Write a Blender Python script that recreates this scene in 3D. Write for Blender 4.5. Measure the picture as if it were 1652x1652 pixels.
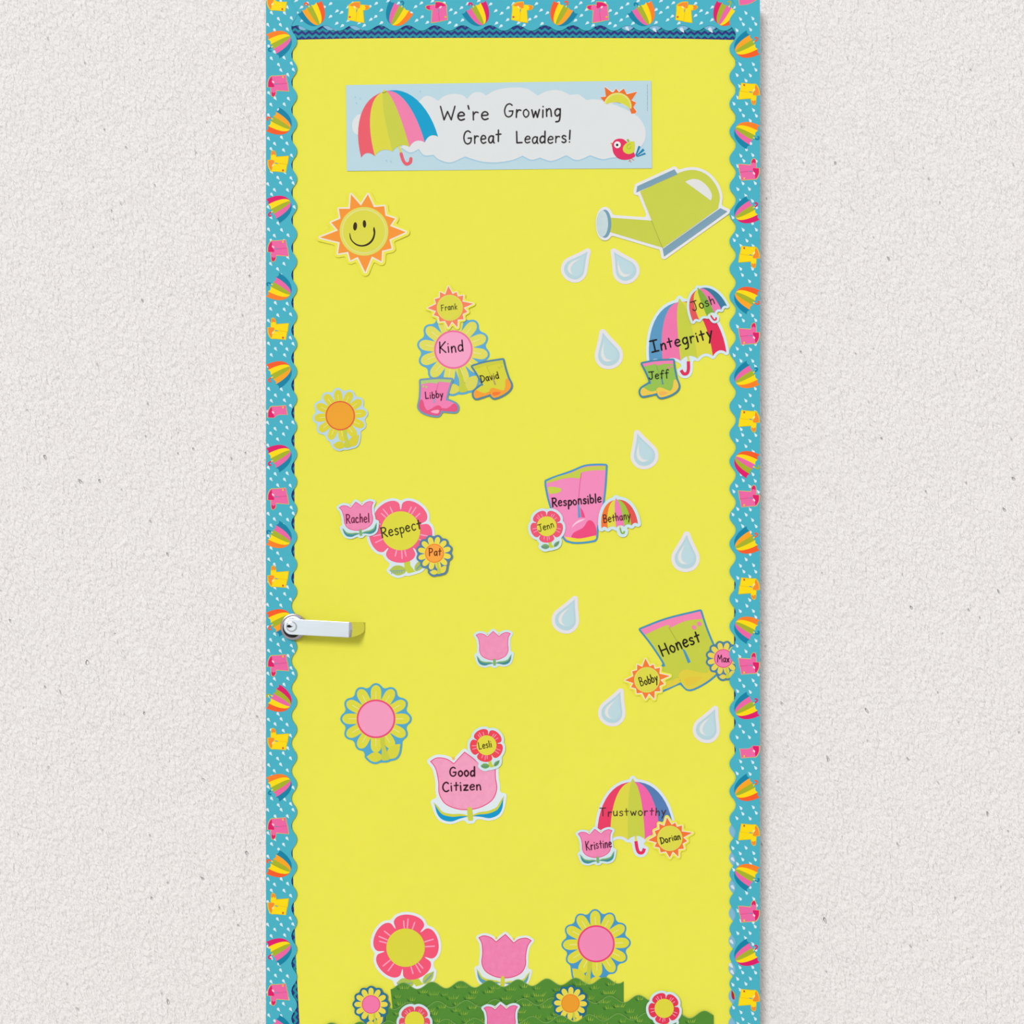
import bpy, bmesh, math, random
import numpy as np
from mathutils import Vector
from mathutils.geometry import delaunay_2d_cdt

random.seed(4)
for o in list(bpy.data.objects):
    bpy.data.objects.remove(o, do_unlink=True)
scene = bpy.context.scene
COL = scene.collection

# ------------------------------------------------------------------ scale
S = 0.91 / 797.0            # metres for one photo pixel on the door face
D = 2.75                    # camera to door face
ZC = (1795 - 826) * S       # camera height, floor sits at pixel row 1795

# ------------------------------------------------------------------ camera
cam_d = bpy.data.cameras.new('camera')
cam = bpy.data.objects.new('camera', cam_d)
COL.objects.link(cam)
cam.location = (0, -D, ZC)
cam.rotation_euler = (math.pi / 2, 0, 0)
cam_d.sensor_fit = 'HORIZONTAL'
cam_d.sensor_width = 36.0
cam_d.lens = 36.0 * D / (1652 * S)
cam_d.clip_start = 0.05
scene.camera = cam

# ------------------------------------------------------------------ light
world = bpy.data.worlds.new('world')
scene.world = world
world.use_nodes = True
bg = world.node_tree.nodes['Background']
bg.inputs[0].default_value = (0.975, 0.985, 1.0, 1)
bg.inputs[1].default_value = 0.585
sun_d = bpy.data.lights.new('sun', 'SUN')
sun_d.energy = 1.66
sun_d.angle = math.radians(16)
sun_d.color = (1.0, 0.985, 0.965)
sun = bpy.data.objects.new('sun', sun_d)
COL.objects.link(sun)
sun.rotation_euler = Vector((0.36, 1.0, -0.42)).to_track_quat('-Z', 'Y').to_euler()
sun.location = (-1.5, -3, 3)

vs = scene.view_settings
vs.view_transform = 'Standard'
vs.look = 'None'
vs.gamma = 1.0
vs.exposure = 0.0
vs.use_curve_mapping = False

# ------------------------------------------------------------------ materials
def lin(c):
    c = c / 255.0
    return c / 12.92 if c <= 0.04045 else ((c + 0.055) / 1.055) ** 2.4

def rgba(c):
    return (lin(c[0]), lin(c[1]), lin(c[2]), 1)

MATS = {}
def ink(c, mottle=0.0, rough=0.62, spec=0.18, scale=90):
    """printed card: plain colour with a faint procedural mottling"""
    key = (tuple(c), mottle, rough)
    if key in MATS:
        return MATS[key]
    m = bpy.data.materials.new('print_%d_%d_%d' % tuple(c))
    m.use_nodes = True
    nt = m.node_tree
    b = nt.nodes['Principled BSDF']
    b.inputs['Roughness'].default_value = rough
    b.inputs['Specular IOR Level'].default_value = spec
    tc = nt.nodes.new('ShaderNodeTexCoord')
    nz = nt.nodes.new('ShaderNodeTexNoise')
    nz.inputs['Scale'].default_value = scale if mottle else 40
    nz.inputs['Detail'].default_value = 3
    nt.links.new(tc.outputs['Object'], nz.inputs['Vector'])
    mx = nt.nodes.new('ShaderNodeMix'); mx.data_type = 'RGBA'
    a = mottle if mottle else 0.02
    c2 = tuple(min(255, v + (255 - v) * a * 1.6) for v in c)
    c1 = tuple(v * (1 - a * 0.5) for v in c)
    mx.inputs[6].default_value = rgba(c1)
    mx.inputs[7].default_value = rgba(c2)
    nt.links.new(nz.outputs['Fac'], mx.inputs[0])
    nt.links.new(mx.outputs[2], b.inputs['Base Color'])
    MATS[key] = m
    return m

def new_mat(name):
    m = bpy.data.materials.new(name); m.use_nodes = True
    return m, m.node_tree, m.node_tree.nodes['Principled BSDF']

# plaster wall
plaster, nt, b = new_mat('plaster')
b.inputs['Roughness'].default_value = 0.9
b.inputs['Specular IOR Level'].default_value = 0.1
tc = nt.nodes.new('ShaderNodeTexCoord')
mp = nt.nodes.new('ShaderNodeMapping')
mp.vector_type = 'TEXTURE'
mp.inputs['Rotation'].default_value = (0, math.radians(-27), 0)
mp.inputs['Scale'].default_value = (0.62, 1.0, 1.35)
nt.links.new(tc.outputs['Object'], mp.inputs['Vector'])
n1 = nt.nodes.new('ShaderNodeTexNoise')
n1.inputs['Scale'].default_value = 120; n1.inputs['Detail'].default_value = 3; n1.inputs['Roughness'].default_value = 0.55
nt.links.new(mp.outputs[0], n1.inputs['Vector'])
n2 = nt.nodes.new('ShaderNodeTexNoise')
n2.inputs['Scale'].default_value = 22; n2.inputs['Detail'].default_value = 3
nt.links.new(mp.outputs[0], n2.inputs['Vector'])
n3 = nt.nodes.new('ShaderNodeTexNoise')
n3.inputs['Scale'].default_value = 60; n3.inputs['Detail'].default_value = 1
nt.links.new(mp.outputs[0], n3.inputs['Vector'])
pit = nt.nodes.new('ShaderNodeMapRange')
pit.inputs['From Min'].default_value = 0.19; pit.inputs['From Max'].default_value = 0.26
pit.inputs['To Min'].default_value = -0.6; pit.inputs['To Max'].default_value = 0.0
nt.links.new(n3.outputs['Fac'], pit.inputs['Value'])
ad = nt.nodes.new('ShaderNodeMath'); ad.operation = 'MULTIPLY_ADD'
nt.links.new(n2.outputs['Fac'], ad.inputs[0]); ad.inputs[1].default_value = 0.4
nt.links.new(n1.outputs['Fac'], ad.inputs[2])
ad2 = nt.nodes.new('ShaderNodeMath'); ad2.operation = 'ADD'
nt.links.new(ad.outputs[0], ad2.inputs[0]); nt.links.new(pit.outputs[0], ad2.inputs[1])
bp = nt.nodes.new('ShaderNodeBump')
bp.inputs['Strength'].default_value = 1.0; bp.inputs['Distance'].default_value = 0.0080
nt.links.new(ad2.outputs[0], bp.inputs['Height'])
nt.links.new(bp.outputs[0], b.inputs['Normal'])
mx = nt.nodes.new('ShaderNodeMix'); mx.data_type = 'RGBA'
mx.inputs[6].default_value = rgba((246, 242, 241)); mx.inputs[7].default_value = rgba((252, 249, 248))
nt.links.new(n2.outputs['Fac'], mx.inputs[0]); nt.links.new(mx.outputs[2], b.inputs['Base Color'])

# floor
floor_m, nt, b = new_mat('floor_vinyl')
b.inputs['Roughness'].default_value = 0.5
tc = nt.nodes.new('ShaderNodeTexCoord'); nz = nt.nodes.new('ShaderNodeTexNoise')
nz.inputs['Scale'].default_value = 30; nz.inputs['Detail'].default_value = 5
nt.links.new(tc.outputs['Object'], nz.inputs['Vector'])
mx = nt.nodes.new('ShaderNodeMix'); mx.data_type = 'RGBA'
mx.inputs[6].default_value = rgba((176, 172, 165)); mx.inputs[7].default_value = rgba((205, 201, 194))
nt.links.new(nz.outputs['Fac'], mx.inputs[0]); nt.links.new(mx.outputs[2], b.inputs['Base Color'])

# yellow backing paper, faint creases
yellow_m, nt, b = new_mat('yellow_paper')
b.inputs['Roughness'].default_value = 0.7; b.inputs['Specular IOR Level'].default_value = 0.12
tc = nt.nodes.new('ShaderNodeTexCoord'); nz = nt.nodes.new('ShaderNodeTexNoise')
nz.inputs['Scale'].default_value = 3.2; nz.inputs['Detail'].default_value = 3
nt.links.new(tc.outputs['Object'], nz.inputs['Vector'])
bp = nt.nodes.new('ShaderNodeBump'); bp.inputs['Strength'].default_value = 0.5; bp.inputs['Distance'].default_value = 0.012
nt.links.new(nz.outputs['Fac'], bp.inputs['Height']); nt.links.new(bp.outputs[0], b.inputs['Normal'])
nz2 = nt.nodes.new('ShaderNodeTexNoise'); nz2.inputs['Scale'].default_value = 60; nz2.inputs['Detail'].default_value = 4
nt.links.new(tc.outputs['Object'], nz2.inputs['Vector'])
mx = nt.nodes.new('ShaderNodeMix'); mx.data_type = 'RGBA'
mx.inputs[6].default_value = rgba((234, 230, 78)); mx.inputs[7].default_value = rgba((238, 235, 86))
nt.links.new(nz2.outputs['Fac'], mx.inputs[0]); nt.links.new(mx.outputs[2], b.inputs['Base Color'])

# door paint
door_m, nt, b = new_mat('door_paint')
b.inputs['Roughness'].default_value = 0.55
tc = nt.nodes.new('ShaderNodeTexCoord'); nz = nt.nodes.new('ShaderNodeTexNoise'); nz.inputs['Scale'].default_value = 14
nt.links.new(tc.outputs['Object'], nz.inputs['Vector'])
mx = nt.nodes.new('ShaderNodeMix'); mx.data_type = 'RGBA'
mx.inputs[6].default_value = rgba((196, 186, 180)); mx.inputs[7].default_value = rgba((206, 197, 191))
nt.links.new(nz.outputs['Fac'], mx.inputs[0]); nt.links.new(mx.outputs[2], b.inputs['Base Color'])

def metal(name, c, rough, brushed=True):
    m, nt, b = new_mat(name)
    b.inputs['Metallic'].default_value = 1.0
    b.inputs['Base Color'].default_value = rgba(c)
    b.inputs['Roughness'].default_value = rough
    if brushed:
        tc = nt.nodes.new('ShaderNodeTexCoord'); mp = nt.nodes.new('ShaderNodeMapping')
        mp.inputs['Scale'].default_value = (20, 400, 900)
        nz = nt.nodes.new('ShaderNodeTexNoise'); nz.inputs['Scale'].default_value = 2
        nt.links.new(tc.outputs['Object'], mp.inputs[0]); nt.links.new(mp.outputs[0], nz.inputs['Vector'])
        r = nt.nodes.new('ShaderNodeMapRange')
        r.inputs['To Min'].default_value = rough - 0.06; r.inputs['To Max'].default_value = rough + 0.08
        nt.links.new(nz.outputs['Fac'], r.inputs['Value']); nt.links.new(r.outputs[0], b.inputs['Roughness'])
    return m
steel_m = metal('brushed_steel', (224, 234, 241), 0.34)
chrome_m = metal('polished_steel', (222, 222, 222), 0.1, False)
dark_m = ink((22, 20, 22))

# navy / teal chevron print
chev_m, nt, b = new_mat('chevron_print')
b.inputs['Roughness'].default_value = 0.6; b.inputs['Specular IOR Level'].default_value = 0.18
tc = nt.nodes.new('ShaderNodeTexCoord'); sx = nt.nodes.new('ShaderNodeSeparateXYZ')
nt.links.new(tc.outputs['UV'], sx.inputs[0])
pp = nt.nodes.new('ShaderNodeMath'); pp.operation = 'PINGPONG'; pp.inputs[1].default_value = 5.6
nt.links.new(sx.outputs[0], pp.inputs[0])
ma = nt.nodes.new('ShaderNodeMath'); ma.operation = 'MULTIPLY_ADD'; ma.inputs[1].default_value = 0.74
nt.links.new(pp.outputs[0], ma.inputs[0]); nt.links.new(sx.outputs[1], ma.inputs[2])
mo = nt.nodes.new('ShaderNodeMath'); mo.operation = 'FLOORED_MODULO'; mo.inputs[1].default_value = 8.9
nt.links.new(ma.outputs[0], mo.inputs[0])
gt = nt.nodes.new('ShaderNodeMath'); gt.operation = 'GREATER_THAN'; gt.inputs[1].default_value = 4.6
nt.links.new(mo.outputs[0], gt.inputs[0])
mx = nt.nodes.new('ShaderNodeMix'); mx.data_type = 'RGBA'
mx.inputs[6].default_value = rgba((45, 46, 128)); mx.inputs[7].default_value = rgba((20, 146, 158))
nt.links.new(gt.outputs[0], mx.inputs[0]); nt.links.new(mx.outputs[2], b.inputs['Base Color'])

# colours
WHITE = (233, 234, 235); BLACK = (32, 24, 28)
TEAL = (68, 178, 199); DROP = (216, 237, 245)
O_ = (255, 128, 30); Y_ = (255, 222, 0); G_ = (166, 180, 36); P_ = (240, 100, 166)
T_ = (0, 130, 166); R_ = (250, 90, 32); O2 = (255, 166, 26); M_ = (226, 18, 104)

# ------------------------------------------------------------------ object helpers
def link(o, parent=None):
    COL.objects.link(o)
    if parent is not None:
        o.parent = parent
    return o

def tag(o, label, cat=None, group=None, kind=None):
    o['label'] = label
    if cat: o['category'] = cat
    if group: o['group'] = group
    if kind: o['kind'] = kind
    return o

def W(x, y, h):
    k = (D - h) / D
    return Vector(((x - 826) * S * k, -h, ZC + (826 - y) * S * k))

def mesh_obj(name, verts, faces, mat, parent=None, smooth=False):
    me = bpy.data.meshes.new(name)
    me.from_pydata([tuple(v) for v in verts], [], faces)
    if mat is not None:
        for m in (mat if isinstance(mat, list) else [mat]):
            me.materials.append(m)
    me.update()
    if smooth:
        for p in me.polygons: p.use_smooth = True
    o = bpy.data.objects.new(name, me)
    return link(o, parent)

# ------------------------------------------------------------------ 2D helpers
def cr(pts, n=6, closed=True):
    """smooth curve through points; a third value 1 marks a sharp corner"""
    P = [Vector((p[0], p[1])) for p in pts]
    sharp = [len(p) > 2 for p in pts]
    N = len(P); out = []
    for i in range(N if closed else N - 1):
        p0 = P[(i - 1) % N] if closed or i > 0 else P[i]
        p1 = P[i]; p2 = P[(i + 1) % N]
        p3 = P[(i + 2) % N] if closed or i + 2 < N else P[(i + 1) % N]
        m1 = (p2 - p1) * 0.8 if sharp[i] else (p2 - p0) * 0.5
        m2 = (p2 - p1) * 0.8 if sharp[(i + 1) % N] else (p3 - p1) * 0.5
        if sharp[i] and sharp[(i + 1) % N]:
            out.append(tuple(p1)); continue
        for k in range(n):
            t = k / n; t2 = t * t; t3 = t2 * t
            q = p1 * (2*t3 - 3*t2 + 1) + m1 * (t3 - 2*t2 + t) + p2 * (-2*t3 + 3*t2) + m2 * (t3 - t2)
            out.append((q.x, q.y))
    if not closed:
        out.append(tuple(P[-1]))
    return out

def circle(cx, cy, r, ry=None, n=36, rot=0):
    ry = ry or r
    c, s = math.cos(rot), math.sin(rot)
    return [(cx + r*math.cos(t)*c - ry*math.sin(t)*s, cy + r*math.cos(t)*s + ry*math.sin(t)*c)
            for t in [2*math.pi*i/n for i in range(n)]]

def xf(pts, c, s, rot=0, mirror=False):
    """template (y up, unit size) to photo pixels; rot in degrees, counter-clockwise as seen"""
    a = math.radians(rot); ca, sa = math.cos(a), math.sin(a)
    out = []
    for p in pts:
        x = -p[0] if mirror else p[0]; y = p[1]
        q = (c[0] + s*(x*ca - y*sa), c[1] - s*(x*sa + y*ca))
        out.append(q + tuple(p[2:]))
    return out

def crop(pts, x0, y0, s):
    return [(x0 + p[0]/s, y0 + p[1]/s) + tuple(p[2:]) for p in pts]

def sdf(gx, gy, polys):
    best = np.full(gx.shape, 1e9)
    for poly in polys:
        A = np.array([p[:2] for p in poly], float); B = np.roll(A, -1, 0)
        d2 = np.full(gx.shape, 1e9); ins = np.zeros(gx.shape, bool)
        for (ax, ay), (bx, by) in zip(A, B):
            ex, ey = bx-ax, by-ay; L = ex*ex + ey*ey
            if L < 1e-12: continue
            t = np.clip(((gx-ax)*ex + (gy-ay)*ey)/L, 0, 1)
            d2 = np.minimum(d2, (gx-ax-t*ex)**2 + (gy-ay-t*ey)**2)
            if ay != by:
                cond = ((ay > gy) != (by > gy)) & (gx < (bx-ax)*(gy-ay)/(by-ay) + ax)
                ins ^= cond
        d = np.sqrt(d2); best = np.minimum(best, np.where(ins, -d, d))
    return best

def contour(f, xs, ys, lev):
    """longest iso-line of a grid by marching squares"""
    f = f - lev; f = np.where(np.abs(f) < 1e-9, 1e-9, f)
    seg = {}
    def pt(i, j, k, l):
        a, b_ = f[i, j], f[k, l]; t = a/(a-b_)
        return (xs[j] + t*(xs[l]-xs[j]), ys[i] + t*(ys[k]-ys[i]))
    neg = f < 0
    code = neg[:-1,:-1]*1 + neg[:-1,1:]*2 + neg[1:,1:]*4 + neg[1:,:-1]*8
    adj = {}
    pos = {}
    def edge(i, j, e):
        if e == 0: return ('h', i, j), (i, j, i, j+1)
        if e == 1: return ('v', i, j+1), (i, j+1, i+1, j+1)
        if e == 2: return ('h', i+1, j), (i+1, j, i+1, j+1)
        return ('v', i, j), (i, j, i+1, j)
    T = {1:[(3,0)],2:[(0,1)],3:[(3,1)],4:[(1,2)],5:[(3,0),(1,2)],6:[(0,2)],7:[(3,2)],8:[(2,3)],
         9:[(0,2)],10:[(0,1),(2,3)],11:[(1,2)],12:[(1,3)],13:[(0,1)],14:[(3,0)]}
    for i, j in np.argwhere((code > 0) & (code < 15)):
        for a, b_ in T[int(code[i, j])]:
            ka, ea = edge(i, j, a); kb, eb = edge(i, j, b_)
            if ka not in pos: pos[ka] = pt(*ea)
            if kb not in pos: pos[kb] = pt(*eb)
            adj.setdefault(ka, []).append(kb); adj.setdefault(kb, []).append(ka)
    best = []; seen = set()
    for st in adj:
        if st in seen: continue
        loop = [st]; seen.add(st); cur = st
        while True:
            nx = [k for k in adj[cur] if k not in seen]
            if not nx: break
            cur = nx[0]; seen.add(cur); loop.append(cur)
        if len(loop) > len(best): best = loop
    return [pos[k] for k in best]

def outline(polys, r, close=0.0, res=1.0, thin=1.5):
    """die-cut outline: union of shapes grown by r, narrow gaps bridged"""
    allp = np.array([p[:2] for q in polys for p in q], float)
    m = abs(r) + close + 4
    xs = np.arange(allp[:,0].min()-m, allp[:,0].max()+m, res)
    ys = np.arange(allp[:,1].min()-m, allp[:,1].max()+m, res)
    gx, gy = np.meshgrid(xs, ys)
    f = sdf(gx, gy, polys)
    lp = contour(f, xs, ys, r + close)
    if close > 0:
        lp = contour(sdf(gx, gy, [lp]), xs, ys, -close)
    out = [lp[0]]
    for p in lp[1:]:
        if math.hypot(p[0]-out[-1][0], p[1]-out[-1][1]) >= thin: out.append(p)
    if math.hypot(out[0][0]-out[-1][0], out[0][1]-out[-1][1]) < thin*0.6: out.pop()
    return out

def fill(poly, grid=11):
    pts = []
    for p in poly:
        q = Vector((p[0], p[1]))
        if not pts or (q - pts[-1]).length > 0.02: pts.append(q)
    if (pts[0]-pts[-1]).length < 0.02: pts.pop()
    n = len(pts); V = list(pts)
    xs = [p.x for p in pts]; ys = [p.y for p in pts]
    if max(xs)-min(xs) > grid or max(ys)-min(ys) > grid:
        gx = np.arange(min(xs)+grid/2, max(xs), grid); gy = np.arange(min(ys)+grid/2, max(ys), grid)
        if len(gx) and len(gy):
            GX, GY = np.meshgrid(gx, gy)
            f = sdf(GX, GY, [[(p.x, p.y) for p in pts]])
            for x, y, d in zip(GX.ravel(), GY.ravel(), f.ravel()):
                if d < -grid*0.3: V.append(Vector((x, y)))
    r = delaunay_2d_cdt(V, [], [list(range(n))], 1, 1e-4)
    return [(v.x, v.y) for v in r[0]], [tuple(f) for f in r[2]]

# ------------------------------------------------------------------ paper things
class Card:
    """one paper cutout: an Empty on the door face with its card and printed parts"""
    def __init__(self, name, label, cat, c, h0, group=None, bend=(0, 0, 0, 0)):
        self.c = c; self.h0 = h0 * 1e-3
        self.bend = bend           # mm per (100 px): x^2, y^2, x, y
        self.root = bpy.data.objects.new(name, None)
        self.root.empty_display_size = 0.02
        link(self.root)
        tag(self.root, label, cat, group)
        self.o = W(c[0], c[1], self.h0)
        self.root.location = self.o
        self.lay = 0
    def h(self, x, y):
        u = (x - self.c[0]) / 100.0; v = (y - self.c[1]) / 100.0
        a = self.bend
        return self.h0 + 1e-3 * max(0.0, a[0]*u*u + a[1]*v*v + a[2]*u + a[3]*v)
    def card(self, poly, c, thick=0.35e-3, name='card', mottle=0.0):
        v2, tris = fill(poly)
        n = len(v2)
        top = [W(x, y, self.h(x, y) + thick) - self.o for x, y in v2]
        bot = [W(x, y, self.h(x, y)) - self.o for x, y in v2]
        F = []
        cnt = {}
        for t in tris:
            a = Vector(v2[t[1]]) - Vector(v2[t[0]]); b_ = Vector(v2[t[2]]) - Vector(v2[t[0]])
            if a.x*b_.y - a.y*b_.x > 0: t = (t[0], t[2], t[1])
            F.append(t); F.append((t[2]+n, t[1]+n, t[0]+n))
            for k in range(3):
                e = (t[k], t[(k+1) % 3]); cnt[e] = 1
        for (i, j) in list(cnt):
            if (j, i) not in cnt: F.append((j, i, i+n, j+n))
        o = mesh_obj(name, top + bot, F, c if not isinstance(c, tuple) else ink(c, mottle), self.root)
        self.thick = thick
        self.lay = 0
        return o
    def put(self, name, poly, c, lay, parent=None, mottle=0.0, label=None):
        v2, tris = fill(poly)
        hh = self.thick + lay * 0.14e-3
        V = [W(x, y, self.h(x, y) + hh) - self.o for x, y in v2]
        F = []
        for t in tris:
            a = Vector(v2[t[1]]) - Vector(v2[t[0]]); b_ = Vector(v2[t[2]]) - Vector(v2[t[0]])
            F.append((t[0], t[2], t[1]) if a.x*b_.y - a.y*b_.x > 0 else t)
        o = mesh_obj(name, V, F, ink(c, mottle), parent or self.root)
        if label: o['label'] = label
        return o
    def strokes(self, name, lines, w, c, lay, parent=None):
        V = []; F = []
        hh = self.thick + lay * 0.14e-3
        def add(p): V.append(W(p[0], p[1], self.h(p[0], p[1]) + hh) - self.o); return len(V) - 1
        for ln in lines:
            ww = w
            if isinstance(ln, tuple): ln, ww = ln
            pts = [Vector(p[:2]) for p in ln]
            pts = [p for i, p in enumerate(pts) if i == 0 or (p - pts[i-1]).length > 1e-4]
            if len(pts) < 2: continue
            n = len(pts)
            dirs = [(pts[min(n-1, i+1)] - pts[max(0, i-1)]).normalized() for i in range(n)]
            # half-round ends, then one ribbon without overlaps
            rows = [(pts[0] - dirs[0]*ww*.85, dirs[0], ww*.5)] + [(p, d, ww) for p, d in zip(pts, dirs)] + [(pts[-1] + dirs[-1]*ww*.85, dirs[-1], ww*.5)]
            prev = None
            for (p, d, k) in rows:
                nr = Vector((-d.y, d.x)) * k
                cur = (add(p + nr), add(p - nr))
                if prev: F.append((prev[0], cur[0], cur[1], prev[1]))
                prev = cur
        # make every face look at the viewer
        G = []
        for f in F:
            a, b_, cc = V[f[0]], V[f[1]], V[f[2]]
            G.append(f if (b_-a).cross(cc-a).y < 0 else tuple(reversed(f)))
        o = mesh_obj(name, V, G, ink(c), parent or self.root)
        if name in ('petal_streaks', 'leaf_veins', 'bird_foot', 'fine_print'):
            o['kind'] = 'stuff'          # hairlines too fine to pick apart
        return o

# ------------------------------------------------------------------ handwriting
GL = {
 'A': (.7, [[(0,0),(.35,1),(.7,0)],[(.15,.4),(.55,.4)]]),
 'B': (.6, [[(.05,1),(.05,0)],[(.05,1),(.4,.98),(.5,.8),(.38,.58),(.08,.53)],[(.08,.53),(.5,.45),(.58,.22),(.4,.02),(.05,0)]]),
 'C': (.62,[[(.6,.85),(.4,1),(.15,.85),(.02,.5),(.12,.15),(.35,0),(.6,.12)]]),
 'D': (.68,[[(.08,1),(.08,0)],[(.0,1),(.4,.95),(.66,.6),(.5,.18),(.05,0)]]),
 'F': (.55,[[(.06,1),(.06,0)],[(.0,1),(.55,1)],[(.06,.53),(.42,.55)]]),
 'G': (.7, [[(.6,.88),(.4,1),(.15,.88),(.02,.5),(.12,.12),(.36,0),(.6,.14),(.66,.42)],[(.38,.44),(.68,.45)]]),
 'H': (.68,[[(.04,1),(.04,0)],[(.64,1),(.64,0)],[(.04,.5),(.64,.5)]]),
 'I': (.6, [[(.3,1),(.3,0)],[(0,1),(.6,1)],[(0,0),(.6,0)]]),
 'J': (.6, [[(0,1),(.65,1)],[(.4,1),(.42,.5),(.38,.12),(.2,0),(.03,.1),(.02,.22)]]),
 'K': (.62,[[(.05,1),(.05,0)],[(.58,.98),(.06,.45)],[(.1,.48),(.62,0)]]),
 'L': (.52,[[(.05,1),(.05,.03)],[(.05,.02),(.5,.04)]]),
 'M': (.8, [[(.0,0),(.1,1)],[(.1,1),(.4,.4)],[(.4,.4),(.68,1)],[(.68,1),(.8,0)]]),
 'P': (.58,[[(.06,1),(.06,0)],[(.0,1),(.4,.98),(.56,.75),(.4,.5),(.08,.44)]]),
 'R': (.62,[[(.06,1),(.06,0)],[(.0,1),(.4,.98),(.54,.76),(.4,.54),(.08,.48)],[(.2,.48),(.62,0)]]),
 'T': (.65,[[(.32,1),(.32,0)],[(0,1),(.65,1)]]),
 'W': (.95,[[(0,1),(.25,0)],[(.25,0),(.47,.62)],[(.47,.62),(.72,0)],[(.72,0),(.95,1)]]),
 'a': (.46,[[(.42,.5),(.25,.6),(.06,.48),(.02,.22),(.14,.02),(.32,.1),(.42,.4)],[(.42,.58),(.42,.15),(.5,.0)]]),
 'b': (.46,[[(.05,1),(.05,.02)],[(.05,.4),(.22,.58),(.42,.46),(.44,.18),(.26,0),(.05,.08)]]),
 'c': (.42,[[(.4,.5),(.24,.6),(.06,.46),(.03,.2),(.18,.0),(.4,.08)]]),
 'd': (.48,[[(.42,.46),(.25,.58),(.06,.45),(.03,.18),(.18,0),(.42,.16)],[(.43,1),(.44,.0)]]),
 'e': (.46,[[(.05,.32),(.42,.36),(.38,.55),(.2,.6),(.04,.42),(.04,.16),(.2,0),(.44,.08)]]),
 'f': (.45,[[(.48,.9),(.34,1),(.2,.88),(.18,.5),(.18,-.12)],[(.0,.55),(.42,.58)]]),
 'g': (.46,[[(.4,.5),(.24,.6),(.05,.46),(.04,.2),(.2,.04),(.4,.2)],[(.42,.6),(.43,.0),(.36,-.34),(.12,-.4)]]),
 'h': (.46,[[(.05,1),(.05,0)],[(.05,.36),(.22,.58),(.38,.5),(.42,.0)]]),
 'i': (.12,[[(.06,.56),(.06,0)],[(.06,.8),(.07,.82)]]),
 'k': (.44,[[(.05,1),(.05,0)],[(.4,.58),(.06,.26)],[(.12,.3),(.44,0)]]),
 'l': (.12,[[(.06,1),(.06,0)]]),
 'n': (.46,[[(.05,.58),(.05,0)],[(.05,.36),(.22,.58),(.38,.5),(.42,.0)]]),
 'o': (.46,[[(.24,.6),(.06,.48),(.03,.22),(.2,0),(.4,.12),(.44,.38),(.24,.6)]]),
 'p': (.46,[[(.05,.58),(.05,-.4)],[(.05,.4),(.22,.58),(.42,.46),(.42,.18),(.25,.02),(.06,.1)]]),
 'r': (.38,[[(.05,.58),(.05,0)],[(.05,.34),(.2,.55),(.38,.52)]]),
 's': (.4, [[(.37,.52),(.2,.6),(.05,.48),(.14,.34),(.32,.26),(.36,.1),(.18,0),(.02,.07)]]),
 't': (.42,[[(.2,.92),(.2,.04)],[(.0,.58),(.42,.6)]]),
 'u': (.46,[[(.04,.58),(.05,.16),(.18,0),(.4,.14)],[(.42,.58),(.42,0)]]),
 'v': (.44,[[(.02,.58),(.2,0)],[(.2,0),(.44,.6)]]),
 'w': (.62,[[(.02,.56),(.16,0)],[(.16,0),(.32,.45)],[(.32,.45),(.46,0)],[(.46,0),(.62,.58)]]),
 'x': (.42,[[(.02,.56),(.4,0)],[(.4,.58),(.02,0)]]),
 'y': (.46,[[(.02,.58),(.22,.06)],[(.44,.6),(.22,.05),(.06,-.4)]]),
 'z': (.44,[[(.02,.56),(.42,.56)],[(.42,.56),(.04,.02)],[(.04,.02),(.44,.02)]]),
 '!': (.14,[[(.07,1.15),(.06,.3)],[(.06,.05),(.07,.06)]]),
 "'": (.12,[[(.05,1),(.1,.75)]]),
 ' ': (.3, []),
}
rng = random.Random(11)
def write(card, text, p0, p1, cap, w=1.0, lay=6, c=BLACK, gap=.2, parent=None):
    adv = []; x = 0
    for ch in text:
        adv.append(x); x += GL[ch][0] + gap
    total = x - gap
    ux = (p1[0]-p0[0], p1[1]-p0[1]); L = math.hypot(*ux)
    k = L / total; dx = (ux[0]/L, ux[1]/L); up = (dx[1], -dx[0])
    lines = []
    for ch, a in zip(text, adv):
        jy = rng.uniform(-.04, .04); js = rng.uniform(.95, 1.06); jw = rng.uniform(.88, 1.12); sl = rng.uniform(-.04, .08)
        for st in GL[ch][1]:
            pts = cr(st, 4, False) if len(st) > 2 else st
            q = []
            for (gx, gy) in pts:
                lx = (a + gx + gy*sl) * k; ly = (gy*js + jy) * cap
                q.append((p0[0] + dx[0]*lx + up[0]*ly, p0[1] + dx[1]*lx + up[1]*ly))
            lines.append((q, w*jw))
    return card.strokes('lettering', lines, w, c, lay, parent)

# ================================================================== THE SETTING
DX0, DX1, DY0 = 429, 1226, -3       # door edges in photo pixels
X0 = (DX0-826)*S; X1 = (DX1-826)*S; DZ = ZC + (826-DY0)*S
WALL_Y = 0.050                       # wall stands back of the door face

def box_verts(x0, x1, y0, y1, z0, z1):
    return [(x0,y0,z0),(x1,y0,z0),(x1,y1,z0),(x0,y1,z0),(x0,y0,z1),(x1,y0,z1),(x1,y1,z1),(x0,y1,z1)]
BOXF = [(0,1,5,4),(1,2,6,5),(2,3,7,6),(3,0,4,7),(4,5,6,7),(3,2,1,0)]

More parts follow.
